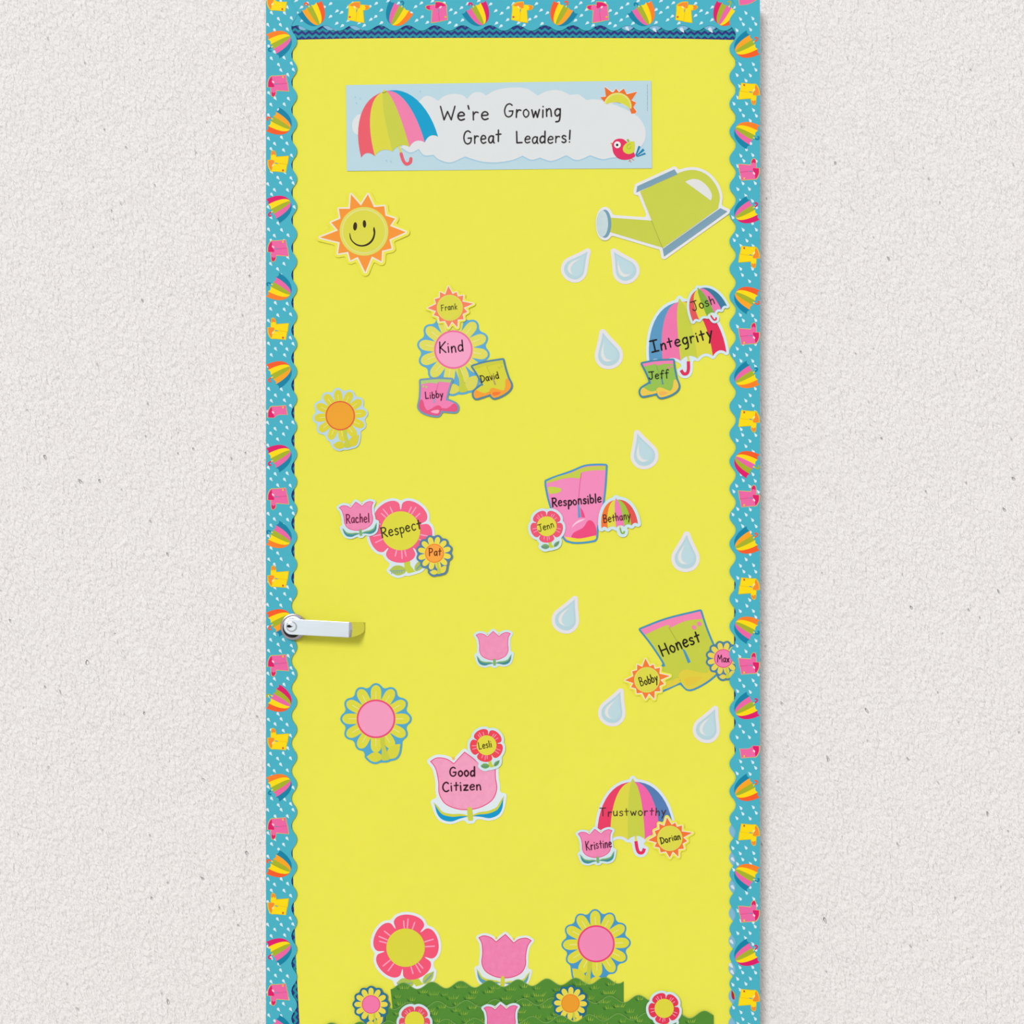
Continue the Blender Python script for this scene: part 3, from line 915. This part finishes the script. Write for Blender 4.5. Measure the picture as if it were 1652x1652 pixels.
def drop_cut(label, c, L, rot, h0, bend=(0,0,0,0)):
    """raindrop with its tip up before turning; L = full length"""
    k = Card('raindrop_cutout', label, 'raindrop cutout', c, h0, 'raindrop cutouts', bend)
    D0 = [(0,.5,1),(.09,.3),(.22,.06),(.31,-.13),(.3,-.3),(.2,-.44),(0,-.5),(-.2,-.44),(-.3,-.3),(-.31,-.13),(-.22,.06),(-.09,.3)]
    inner = cr(xf(D0, c, L*.83, rot), 5)
    out = outline([inner], L*.085, res=.7, thin=1.1)
    k.card(out, (231, 228, 232))
    k.put('water', inner, (182, 214, 222), 1)
    k.put('inner_water', cr(xf([(p[0]*.8, p[1]*.78-.01) + tuple(p[2:]) for p in D0], c, L*.83, rot), 5), (190, 219, 226), 2)
    k.put('highlight', cr(xf([(-.03,.22,1),(-.1,.04),(-.13,-.14),(-.08,-.28),(.06,-.36,1),(-.1,-.36),(-.2,-.26),(-.215,-.12),(-.16,.03)], c, L*.83, rot), 5), (230, 228, 226), 3)
    return k

def umbrella_cut(label, mid, w, rot, cols, hook, back, h0, text=None, margin=4.0, bend=(0,0,0,0), shaft=(226,216,70)):
    k = Card('umbrella_cutout', label, 'umbrella cutout', xf([(0,.6)], mid, w, rot)[0], h0, 'umbrella cutouts', bend)
    pan = [xf(p, mid, w, rot) for p in umbrella_panels(-.02)]
    tip = cr(xf([(-.07,1.42),(-.02,1.54),(.03,1.42)], mid, w, rot), 4)
    hk = [(.0,.06),(.01,-.13)]
    J = cr([(.005,-.10),(.03,-.30),(.08,-.40),(.17,-.40),(.22,-.30)], 5, False)
    if rot > 5 and cols[0] != R_ : pass
    shaft_px = xf(hk, mid, w, rot)
    hook_px = xf(J, mid, w, rot, mirror=(cols[0] == BLU))
    def rib(pts, ww):
        L = []; R2 = []
        for i, p in enumerate(pts):
            a = Vector(pts[max(0, i-1)]); b_ = Vector(pts[min(len(pts)-1, i+1)])
            d = (b_-a).normalized(); n = Vector((-d.y, d.x))*ww
            L.append((p[0]+n.x, p[1]+n.y)); R2.append((p[0]-n.x, p[1]-n.y))
        return L + list(reversed(R2))
    hp = rib(hook_px, .042*w)
    out = outline(pan + [tip, hp, xf([(-.04,0),(.05,0),(.05,-.1),(-.04,-.1)], mid, w, rot)], margin*w/62 + .5, close=3*w/62, res=1.0 if w > 40 else .6, thin=1.5 if w > 40 else 1.0)
    k.card(out, back)
    for p, c in zip(pan, cols): k.put('panel', p, c, 2)
    k.put('tip', tip, cols[2], 1)
    k.put('shaft', rib(shaft_px, .028*w), shaft, 1)
    k.put('handle', hp, hook, 3)
    for a in (circle(*hook_px[0], .042*w, n=12), circle(*hook_px[-1], .042*w, n=12)):
        pass
    if text: write(k, *text)
    return k
BLU = (88, 152, 196)

# boots: pair standing side by side, toes to the left (from the small green pair)
def boots_cut(label, c, s, rot, mirror, cols, back, h0, margin, text=None, bend=(0,0,0,0), name='boots_cutout', spots=True):
    """cols: body, band, toe, toe shade, slit"""
    k = Card(name, label, 'boots cutout', c, h0, 'rain boots cutouts', bend)
    cc = (430, 1110); f = 6.883
    def T(pts, sm=4):
        q = xf([((p[0]-cc[0])/f, -(p[1]-cc[1])/f) + tuple(p[2:]) for p in pts], c, s, rot, mirror)
        return cr(q, sm)
    body = T([(250,942,1),(400,915),(590,905,1),(602,1000),(625,1110),(652,1190),(625,1245),(550,1290),(455,1315),(420,1282),(405,1268),(310,1290),(248,1297),(228,1258),(245,1215),(320,1168),(345,1155),(300,1040)])
    band = T([(250,942,1),(400,915),(590,905,1),(594,948,1),(500,942),(408,964,1),(395,945),(268,974,1)])
    toe1 = T([(243,1216),(268,1208),(310,1235),(355,1250),(402,1240),(405,1268),(310,1290),(248,1297),(228,1258)])
    toe2 = T([(408,1225),(450,1203),(520,1230),(565,1240),(588,1195),(598,1130),(625,1118),(652,1190),(625,1245),(550,1290),(455,1315),(420,1282)])
    shade = T([(435,1258),(480,1250),(530,1262),(490,1285),(450,1290)])
    slit = T([(455,1090,1),(468,1100),(486,1168,1),(470,1172,1)], 2)
    seam = [xf([((p[0]-cc[0])/f, -(p[1]-cc[1])/f) for p in ((404,960),(440,1060),(458,1100))], c, s, rot, mirror)]
    out = outline([body], margin, close=1.5, res=.7 if s < 1.5 else 1.0, thin=1.1 if s < 1.5 else 1.6)
    k.card(out, back)
    b0 = k.put('boot_pair', body, cols[0], 1)
    k.put('cuff', band, cols[1], 2)
    k.put('toe_cap', toe1, cols[2], 2); k.put('toe_cap', toe2, cols[2], 2)
    k.put('toe_shade', shade, cols[3], 3)
    k.put('gap', slit, cols[4], 3)
    k.strokes('seam', seam, .35*s**.5, tuple(int(v*.86) for v in cols[0]), 3)
    if spots:
        for p in ((540, 985), (572, 972)):
            q = xf([((p[0]-cc[0])/f, -(p[1]-cc[1])/f)], c, s, rot, mirror)[0]
            k.put('buckle', circle(q[0], q[1], 2.0*s, 1.7*s, n=12, rot=.5), cols[1], 3)
    if text: write(k, *text)
    return k

# ================================================================== THE CUTOUTS
AQUA = (208, 231, 238)
PETAL = (223, 219, 62); PET2 = (234, 218, 74)
PINK = (245, 150, 188)

# ---- banner
bn = Card('banner', 'pale blue paper banner reading We\'re Growing Great Leaders', 'banner', (805, 203), 0.6, None, (.10, .25, 0, 0))
bn.card([(558,137.3),(700,135),(850,132.5),(1000,130.6),(1050.5,130.2),(1051.2,200),(1052,271.5),(900,272.5),(700,274.8),(559.5,275.8),(559,200)], (188, 217, 228))
f = 3.933
cl = [(900,930),(960,720),(1030,620),(1080,612),(1128,640,1),(1170,608),(1230,595),(1285,605),(1312,628,1),(1350,590),(1400,586),(1432,606,1),(1500,570),(1600,555),(1690,562),(1760,606,1),(1820,578),(1895,572),(1965,602,1),(2020,600),(2068,634,1),(2130,630),(2210,650),(2330,700),(2400,745),(2440,810),(2442,880),(2410,940),(2360,985),(2230,1000),(2170,1010),(2094,985,1),(2010,1016),(1942,985,1),(1850,1021),(1775,1000,1),(1720,1014),(1664,988,1),(1600,1015),(1500,1030),(1400,1024),(1298,993,1),(1210,1030),(1140,1015),(1098,983,1),(1040,985),(1005,945,1),(950,968),(890,930)]
cloud = cr(crop(cl, 420, 0, f), 5)
bn.put('cloud_shade', [(x - .5, y + 1.6) for x, y in cloud], (160, 205, 230), 1)
bn.put('cloud', cloud, (224, 228, 229), 2)
bn.put('cloud', cr(crop([(640,730),(600,745),(582,790),(590,835),(620,855),(660,840)], 420, 0, f), 4), (224, 228, 229), 1)
mid = (420 + 884/f, 934/f); w = 64.2
bcols = [(236,92,106), (221,216,66), (202,208,70), (242,128,172), (0,160,206)]
for p, c in zip(umbrella_panels(0), bcols): bn.put('umbrella_panel', xf(p, mid, w, 15.2), c, 3)
bn.put('umbrella_tip', cr(xf([(-.06,1.42),(.0,1.5),(.06,1.42)], mid, w, 15.2), 3), (221,216,66), 3)
bn.strokes('umbrella_shaft', [[(420+880/f, 925/f), (420+893/f, 968/f)]], 1.6, (221,216,66), 2)
bn.strokes('umbrella_handle', [cr(crop([(893,975),(905,1015),(925,1040),(950,1030),(955,1005)], 420, 0, f), 5, False)], 2.5, (236,92,106), 4)
for (x, y) in ((603,617),(633,625),(610,655),(1015,580),(800,1020),(830,1025)):
    bn.put('raindrop_print', circle(420+x/f, y/f, 1.1, 2.0, n=10, rot=-.4), (160, 205, 230), 1)
def t7(pts): return crop(pts, 960, 125, 11.01)
bn.put('sun_edge', t7([(165,150),(240,200),(300,240),(325,240),(370,180),(425,240),(510,180),(555,285),(770,240),(655,395),(740,440),(690,525),(750,605),(715,655),(650,665),(620,560),(420,440),(200,480),(85,350),(180,330)]), (232,234,234), 3)
bn.put('sun_rays', t7([(170,165),(300,262),(330,260),(370,195),(425,262),(510,195),(560,298),(750,252),(645,405),(730,445),(680,525),(738,605),(712,638),(645,645),(600,500),(300,400),(160,430),(92,350),(190,340)]), (236,112,40), 4)
arc = [(400+250*math.cos(t), 520-250*math.sin(t)) for t in [math.radians(a) for a in range(-2, 168, 10)]]
bn.put('sun_ring', t7(arc + [(170,450),(200,470),(280,445),(380,438),(480,460),(560,505),(640,560)]), (228,226,120), 5)
arc = [(400+222*math.cos(t), 525-222*math.sin(t)) for t in [math.radians(a) for a in range(-3, 165, 10)]]
bn.put('sun_disc', t7(arc + [(205,470),(280,445),(380,438),(480,460),(560,505),(605,540)]), (218,216,66), 6)
bird = cr(t7([(305,1190),(340,1120),(410,1088),(500,1095),(570,1150,1),(600,1200),(690,1330),(715,1400,1),(620,1450),(500,1462),(400,1430),(330,1350),(308,1260)]), 4)
bn.put('bird_body', bird, (228, 44, 96), 3)
bn.put('bird_beak', t7([(270,1165),(310,1160),(310,1225),(290,1215),(300,1195)]), (238,120,90), 3)
bn.put('bird_eye', circle(960+396/11.01, 125+1195/11.01, 60/11.01, n=24), (240,240,238), 4)
bn.put('bird_pupil', circle(960+392/11.01, 125+1198/11.01, 23/11.01, n=14), (40,30,40), 5)
bn.put('bird_wing', cr(t7([(700,1135,1),(705,1250),(680,1330),(590,1360),(510,1320),(495,1250),(540,1180),(620,1140)]), 4), (212,216,60), 5)
bn.put('bird_feather', cr(t7([(560,1110),(590,1092),(612,1130),(590,1150)]), 4), (150,190,60), 4)
bn.strokes('wing_curl', [cr(t7([(630,1180),(580,1200),(570,1250),(610,1265),(635,1230)]), 4, False)], .6, (180,190,60), 6)
for t in ([(715,1380),(770,1215),(810,1225),(735,1385)], [(725,1395),(850,1260),(880,1295),(745,1395)], [(730,1405),(880,1335),(905,1360),(760,1408)]):
    bn.put('bird_tail_feather', t7(t), (10,130,180), 4)
bn.strokes('bird_foot', [t7([(610,1450),(640,1505)]), t7([(620,1475),(600,1490)]), t7([(650,1440),(690,1468)])], .5, (225,130,90), 4)
bn.strokes('fine_print', [t7([(930, y), (930, y+d)]) for y, d in ((120,55),(190,30),(235,60),(310,100),(425,80),(520,40),(572,20))], .35, (140,165,172), 2)
write(bn, "We're", (710.2,194), (788,193.2), 21.5, 1.15, 7, (50,40,44))
write(bn, "Growing", (813.3,189.3), (904,188.4), 21.5, 1.15, 7, (46,36,40))
write(bn, "Great", (748.2,232), (808,229.6), 20, 1.1, 7, (50,40,44))
write(bn, "Leaders!", (833,231), (920,230.2), 18, 1.1, 7, (46,36,40))

# ---- smiling sun
sm = sun_cut('smiling sun cutout with orange rays below the banner', (587.2,373.2), 39.4, 0, (248,150,52), 0.6, bend=(4,3,0,0), face=True)
def t3(pts): return crop(pts, 420, 290, 5.507)
sm.put('eye', circle(420+842/5.507, 290+414/5.507, 3.2, 6.8, n=20, rot=.08), (52,36,24), 6)
sm.put('eye', circle(420+925/5.507, 290+392/5.507, 2.8, 6.2, n=20, rot=-.05), (52,36,24), 6)
sm.put('smile', cr(t3([(792,475),(800,530),(845,578),(900,594),(960,580),(1005,535),(1022,470),(1012,420),(1002,440),(1006,480),(988,530),(950,566),(900,580),(850,566),(812,530),(798,480)]), 4), (52,36,24), 6)

# ---- watering can
def wc(p): return crop(p, 880, 260, 4.589)
body = cr(wc([(700,225,1),(965,95,1),(1040,70),(1120,68),(1200,105),(1260,175),(1290,260),(1278,350,1),(870,642,1),(860,620,1)]), 6)
rim = wc([(680,185),(955,60),(978,97),(672,231)]); base = wc([(1295,348),(1347,372),(878,706),(868,650)])
spout = wc([(478,418),(785,440),(865,640),(478,525)])
rose_o = circle(880+440/4.589, 260+463/4.589, 47/4.589, 104/4.589, n=36)
can = Card('watering_can_cutout', 'green watering can cutout with grey blue rim beside the border', 'watering can cutout', (1067,346), 0.7, None, (1.2,1.2,0,0))
can.card(outline([body, rim, base, spout, rose_o], 4.6, close=3), (232,232,234))
can.put('spout', spout, (200,208,72), 1); can.put('body', body, (202,209,72), 2)
can.strokes('spout_seam', [wc([(785,440),(868,645)])], .5, (168,176,58), 3)
can.put('handle_opening', cr(wc([(1033,152,1),(1090,132),(1150,145),(1205,195),(1232,250),(1225,292,1)]), 5), (228,228,226), 3)
can.put('rim', rim, (122,160,180), 3); can.put('foot', base, (122,160,180), 3)
can.put('rose', rose_o, (116,160,180), 3)
can.put('rose_face', circle(880+421/4.589, 260+462/4.589, 43/4.589, 97/4.589, n=36), (198,220,222), 4, mottle=.12)

# ---- raindrops
drop_cut('pale blue raindrop cutout under the watering can rose, leaning away from the border', (932.5,426.5), 62, -37, 0.6)
drop_cut('pale blue raindrop cutout under the watering can spout, its tip toward the rose', (1004.5,428), 63, 33, 0.6)
drop_cut('pale blue raindrop cutout between the Kind flower and the green boots', (979.5,563), 66, 15, 0.6)
drop_cut('pale blue raindrop cutout above the Responsible boots', (1036.5,725), 65, 18, 0.6)
drop_cut('upright pale blue raindrop cutout beside the border, above the Honest boots', (1106.5,890), 66, -3, 0.6)
drop_cut('pale blue raindrop cutout below the Responsible boots', (916.5,991), 64, -24, 0.6)
drop_cut('pale blue raindrop cutout just below the small sun on the Honest boots', (991,1140.5), 64, -22, 0.6)
drop_cut('pale blue raindrop cutout below the Honest boots, beside the border', (1143.5,1168), 63, -23, 0.6)

# ---- Kind group
daisy('yellow daisy cutout with pink centre reading Kind', (731.5,564), 56, 30.5, 9, (248,164,200), (240,112,160), (92,172,214), (226,221,92), 0.6,
      text=('Kind', (709,570), (747.5,566.3), 17, 1.05, 6, (60,30,44)))
sun_cut('small coral sun cutout above the Kind daisy', (725.7,496.5), 21, 182, (249,130,92), 2.0, bend=(5,5,0,0), ratio=1.0,
        text=('Frank', (712,501.6), (737.5,498.9), 9.5, .62, 7, (70,66,30)))
boots_cut('small pink rain boots cutout below the Kind daisy', (640+455/6.883, 450+1310/6.883), 1.0, 8, True,
          ((244,128,180), (178,206,120), (232,84,130), (250,170,200), (130,170,200)), (116,156,184), 2.0, 3.0,
          text=('Libby', (686.5,643.3), (715,641), 11, .72, 6, (70,20,50)))
boots_cut('small yellow rain boots cutout with orange soles below the Kind daisy', (640+1040/6.883, 450+1120/6.883), 1.0, 6, False,
          ((218,214,58), (206,206,60), (248,160,50), (250,120,50), (176,150,110)), (78,134,164), 2.0, 3.0,
          text=('David', (776.4,617.0), (805,609.8), 10.5, .72, 6, (60,50,20)))

# ---- Integrity group
umbrella_cut('large striped umbrella cutout reading Integrity', (1000+757/6.883, 450+872/6.883), 62.5, 7.5,
             [BLU, (242,118,172), (200,209,66), (222,217,66), (228,42,84)], (226,42,86), (216,234,242), 0.7,
             text=('Integrity', (1052,568.5), (1150.5,545), 17.5, 1.25, 6, (24,18,20)), bend=(1,1,0,0))
umbrella_cut('small striped umbrella cutout stuck over the Integrity umbrella', (1000+1001/6.883, 450+387/6.883), 30.2, 24.6,
             [(228,84,84), (224,219,66), (128,176,56), (240,118,176), (52,120,156)], (222,48,76), AQUA, 2.4,
             text=('Josh', (1118.5,501.6), (1153.5,489.8), 14, .85, 6, (44,40,30)), margin=7, bend=(4,4,0,0))
boots_cut('small green rain boots cutout below the Integrity umbrella', (1000+430/6.883, 450+1110/6.883), 1.0, 0, False,
          ((150,194,78), (244,128,178), (240,204,76), (244,180,90), (84,140,170)), (66,136,170), 2.4, 3.0,
          text=('Jeff', (1047.5,612), (1079,608.8), 12, .85, 6, (40,50,30)))

# ---- small daisy on its own
daisy('yellow daisy cutout with glossy orange centre near the lever side border', (548.9,670.6), 42, 23.3, -6, (240,164,40), (232,96,60), (188,215,232), (222,212,52), 0.6, bend=(4,4,0,0), margin=4.2)

# ---- Respect group
blossom('large pink-red flower cutout with yellow centre reading Respect', (646.4,856.3), 51.5, 31.5, 0, (246,98,134), (224,219,62), (218,232,240), 0.6,
        text=('Respect', (616.5,868), (680,852.5), 16, .95, 6, (50,46,20)), bend=(1,1,0,0))
tulip('small pink tulip cutout overlapping the Respect flower', (577.5,832.5), 28.4, 9, (246,132,180), (236,86,140), AQUA, ((128,178,110),(60,140,150)), 2.2,
      text=[('Rachel', (558.5,844.4), (595.5,842), 14, .8, 6, (110,24,60))], bend=(4,3,0,0))
daisy('small daisy cutout with orange centre overlapping the Respect flower', (700.9,892.6), 27, 15, 13, (252,166,62), (244,128,50), (82,128,164), (238,222,74), 2.2,
      text=('Pat', (692.3,896.5), (711.5,896.2), 11.5, .85, 6, (110,40,20)), margin=6.6, streaks=False, bend=(4,4,0,0))

# ---- Responsible group
def rp(p): return crop(p, 830, 730, 7.509)
rb = Card('boots_cutout', 'large pink rain boots cutout reading Responsible', 'boots cutout', (928,813), 0.6, 'rain boots cutouts', (1.5,1.5,0,0))
bd = cr(rp([(385,350,1),(480,310),(690,238),(850,172),(1000,158),(1106,160,1),(1092,400),(1070,600),(1040,800),(1000,900),(985,1040),(920,1070),(760,1085),(660,1070),(605,1030),(500,800),(430,600),(392,430)]), 4)
rb.card(outline([bd], 3.0), (66,152,204))
rb.put('boot_pair', bd, (246,140,190), 1)
rb.put('cuff', cr(rp([(385,350,1),(520,292),(690,245),(770,205),(900,172),(1106,163,1),(1100,216,1),(960,215),(812,240,1),(792,316,1),(700,306),(600,316),(500,342),(390,374,1)]), 3), (198,208,70), 2)
rb.put('buckle', cr(rp([(405,425),(440,415),(500,420),(558,435),(566,465),(520,490),(450,500),(415,490)]), 3), (200,212,70), 2)
rb.put('gap', rp([(765,612),(782,612),(806,785),(770,792)]), (88,160,208), 2)
rb.put('gap_shade', cr(rp([(797,665,1),(830,710),(857,788,1),(812,786,1)]), 3), (240,72,130), 2)
rb.put('toe_cap', cr(rp([(690,1030),(720,970),(830,910),(885,830),(930,825),(965,860),(990,930),(985,1005),(880,1035),(760,1042)]), 4), (240,72,126), 2)
rb.put('highlight', cr(rp([(690,915),(730,855),(790,815),(857,806),(805,835),(740,870)]), 3), (250,205,225), 2)
rb.put('sole', cr(rp([(603,1020,1),(700,1032),(800,1042),(980,1005,1),(988,1042),(920,1070),(760,1085),(660,1069)]), 3), (238,222,58), 3)
rb.strokes('seam', [rp([(808,250),(790,400),(772,612)])], .45, (224,92,150), 3)
write(rb, 'Responsible', (891,817.3), (970,810.5), 14, 1.05, 6, (40,14,30))
blossom('small red flower cutout overlapping the Responsible boots', (882,849), 26.5, 16, 0, (240,84,112), (226,219,64), AQUA, 2.4,
        text=('Jenn', (869.5,857.6), (894,850.6), 10.5, .65, 6, (70,60,20)), margin=8, leaf=((120,168,110),(90,130,130)), bend=(4,4,0,0))
umbrella_cut('small striped umbrella cutout with orange edge panel by the Responsible boots', (830+1275/7.509, 730+892/7.509), 29.6, 7.1,
             [(246,116,46), (226,219,70), (244,124,182), (160,196,60), (228,82,74)], (132,180,60), AQUA, 2.4,
             text=('Bethany', (974,843), (1017.5,836.8), 12, .82, 6, (90,30,30)), margin=9.5, bend=(4,4,0,0))

# ---- plain tulip
tulip('small plain pink tulip cutout standing alone at handle height', (796.5,1041.5), 28.4, 2.5, (246,142,186), (234,90,140), AQUA, ((128,178,110),(60,140,150)), 0.6, bend=(3,3,0,0))

# ---- Honest group
boots_cut('large green rain boots cutout with pink cuffs reading Honest', (1094.8,1054.3), 2.03, 10.8, False,
          ((198,207,66), (246,132,180), (226,208,62), (230,200,60), (70,150,196)), (66,146,190), 0.6, 3.0,
          text=('Honest', (1069,1058.5), (1131,1035), 19, 1.25, 6, (24,20,10)), bend=(.5,.5,0,0))
sun_cut('small orange sun cutout overlapping the Honest boots', (1043.6,1096.8), 20.6, 182, (246,122,46), 2.0, bend=(5,5,0,0),
        text=('Bobby', (1034,1107), (1061.8,1098.7), 13, .8, 7, (40,34,14)))
daisy('small daisy cutout with pink centre tucked under the border beside the Honest boots', (1167,1062.3), 26, 14.8, 15, (244,124,178), (232,84,130), (74,130,160), (234,214,84), 1.3,
      text=('Max', (1157.6,1068.4), (1176.4,1068.6), 11, .75, 6, (90,20,50)), margin=6.6, streaks=False)

# ---- large daisy
daisy('large yellow daisy cutout with plain pink centre below the handle', (606.6,1159.7), 54.5, 30.6, 0, (246,156,194), (236,74,122), (78,168,208), PETAL, 0.6, bend=(1.2,1.2,0,0))

# ---- Good Citizen group
tulip('large pink tulip cutout reading Good Citizen', (753.6,1259.6), 57, 5, (248,156,194), (236,84,134), (224,236,242), ((206,210,62),(0,152,204)), 0.6,
      text=[('Good', (725.8,1253), (766,1251.6), 15, 1.2, 6, (58,12,30)), ('Citizen', (714.3,1277), (776,1274), 15, 1.15, 6, (50,10,26))], bend=(1,1,0,0), margin=3.4)
blossom('small red flower cutout overlapping the Good Citizen tulip', (785,1202.3), 27, 16, 9, (240,66,82), (228,218,62), AQUA, 2.2,
        text=('Lesli', (773,1209), (793.5,1205.2), 11, .65, 6, (60,50,20)), margin=8, leaf=((110,168,90),(90,130,120)), bend=(4,4,0,0))

# ---- Trustworthy group
umbrella_cut('large striped umbrella cutout reading Trustworthy', (900+863/6.883, 1230+832/6.883), 61.8, 2.0,
             [(236,58,100), (223,217,68), (201,209,68), (244,98,168), (82,124,182)], (232,40,92), (218,230,242), 0.7,
             text=('Trustworthy', (968,1317), (1074,1315), 12.5, .8, 6, (70,40,40)), bend=(1,1,0,0))
tulip('small pink tulip cutout overlapping the Trustworthy umbrella', (961.8,1360.5), 28.2, 5.5, (246,128,180), (232,82,140), AQUA, ((128,178,110),(60,140,150)), 2.4,
      text=[('Kristine', (946,1371.4), (987,1366.2), 14, .8, 6, (80,16,50))], bend=(4,4,0,0))
sun_cut('small orange sun cutout overlapping the Trustworthy umbrella', (1080.6,1352.5), 20.4, 186, (246,116,48), 2.4, bend=(5,5,0,0),
        text=('Dorian', (1066.6,1361.6), (1097.8,1353.6), 10.5, .8, 7, (50,46,16)))

# ---- bottom garden: back row
blossom('large pink-red flower cutout with blank yellow centre behind the grass', (654.3,1528.9), 53.5, 31, -28, (246,84,118), (221,217,60), (228,236,241), 0.6, bend=(.8,.8,0,0), dl=(.08, .17))
tulip('medium plain pink tulip cutout standing behind the grass', (813.2,1542.5), 43.2, -3.3, (246,124,178), (226,70,122), (224,234,236), ((208,210,54),(90,158,180)), 0.6, bend=(.8,.8,0,0), margin=3.4)
daisy('large yellow daisy cutout with pink centre behind the grass', (961.7,1522.6), 53.5, 29.4, -2, (244,138,186), (236,66,116), (68,152,204), PETAL, 0.6, mirror=True, margin=2.6)

# ---- grass strips
def grass(label, crest0, crest1, ncrest_phase, x0, x1, y_bot, h, left_x=None):
    """scalloped top running from (x0, crest0) to (x1, crest1)"""
    n = int((x1-x0)/3)
    top = []
    for i in range(n+1):
        x = x0 + (x1-x0)*i/n
        yb = crest0 + (crest1-crest0)*i/n
        q = math.cos(2*math.pi*(x-ncrest_phase)/46.3)
        top.append((x, yb + 5.6 - 5.6*q))
    c = Card('grass_border', label, 'border strip', ((x0+x1)/2, (crest0+y_bot)/2), h, 'green grass border strips', (0,0,0,0))
    poly = top + [(x1, y_bot), (left_x or x0, y_bot)]
    c.card(poly, (78,138,46), name='strip', mottle=.0)
    pale = [[(x, y+.4) for x, y in top[1:-1]]]
    c.strokes('edge_highlight', pale, .45, (128,172,92), 1)
    # tufts of grass printed on the strip
    r = random.Random(int(x0*7+crest0))
    L = []; L2 = []; Dk = []
    yy = 0
    for row in range(int((y_bot-crest0)/13)+1):
        x = x0 + 8 + r.uniform(0, 18)
        while x < x1 - 10:
            i = (x-x0)/(x1-x0)
            yt = crest0 + (crest1-crest0)*i + 5.6 - 5.6*math.cos(2*math.pi*(x-ncrest_phase)/46.3)
            y = yt + 10 + row*13 + r.uniform(-2.5, 2.5)
            if y < y_bot - 2:
                nb = r.randint(3, 6)
                for b_ in range(nb):
                    t = (b_-(nb-1)/2)
                    ln = r.uniform(4.5, 8.5)
                    dst = L if r.random() < .55 else L2
                    dst.append([(x+t*2.6, y), (x+t*2.6+t*1.9+1.2, y-ln)])
                Dk.append([(x-nb*1.9, y+1), (x-nb*1.9-3.2, y-4.6)]); Dk.append([(x-nb*1.9+2, y+2), (x-nb*1.9-.6, y-2.6)])
            x += r.uniform(20, 36)
    def blades(name, lines, w, col):
        V = []; F = []
        for (a, b_) in lines:
            n = len(V)
            for p in ((a[0]-w, a[1]), (a[0]+w, a[1]), b_): V.append(W(p[0], p[1], c.h(*p) + c.thick + .1e-3) - c.o)
            F.append((n, n+1, n+2))
        F = [f_ if (V[f_[1]]-V[f_[0]]).cross(V[f_[2]]-V[f_[0]]).y < 0 else tuple(reversed(f_)) for f_ in F]
        o = mesh_obj(name, V, F, ink(col), c.root); o['kind'] = 'stuff'
    blades('grass_blades', L, 1.0, (122,166,50)); blades('grass_blades', L2, .95, (156,184,60)); blades('dark_blades', Dk, 1.1, (48,108,42))
    return c
grass('green grass paper strip, topmost tier below the plain medium tulip', 1585.5, 1575.2, 650.5, 630, 1006, 1700, 1.6, 641)
grass('green grass paper strip, middle tier', 1617.5, 1604.3, 659.5, 622, 1056, 1740, 3.6)
# small flowers standing between the tiers
daisy('small daisy cutout with pink centre in front of the grass end', (598.6,1620.4), 27, 14.6, 0, (246,120,172), (232,80,130), (36,112,150), PET2, 4.4, streaks=False, margin=6.4)
blossom('small red flower cutout below the big pink-red flower, on the grass', (668.7,1647.4), 25.5, 15.6, 0, (230,80,98), (226,219,58), AQUA, 5.4, margin=8, leaf=((110,168,90),(90,130,120)))
tulip('small pink tulip cutout standing in front of the grass', (808.5,1643), 27.8, 2.5, (242,112,170), (220,60,116), AQUA, ((128,178,110),(60,140,150)), 5.4)
daisy('small daisy cutout with orange centre on the grass', (920.3,1618.7), 26.5, 14.6, 2, (240,158,40), (238,130,40), (24,104,142), PET2, 4.4, streaks=False, margin=6.4)
blossom('small red flower cutout at the hinge side end of the grass', (1071.5,1626.8), 25.5, 15.5, 9, (228,50,78), (224,216,60), AQUA, 6.4, margin=8, leaf=((110,150,90),(90,120,120)))
grass('green grass paper strip, lowest and longest tier', 1650, 1630, 580.5, 520, 1151, 1775, 4.9)
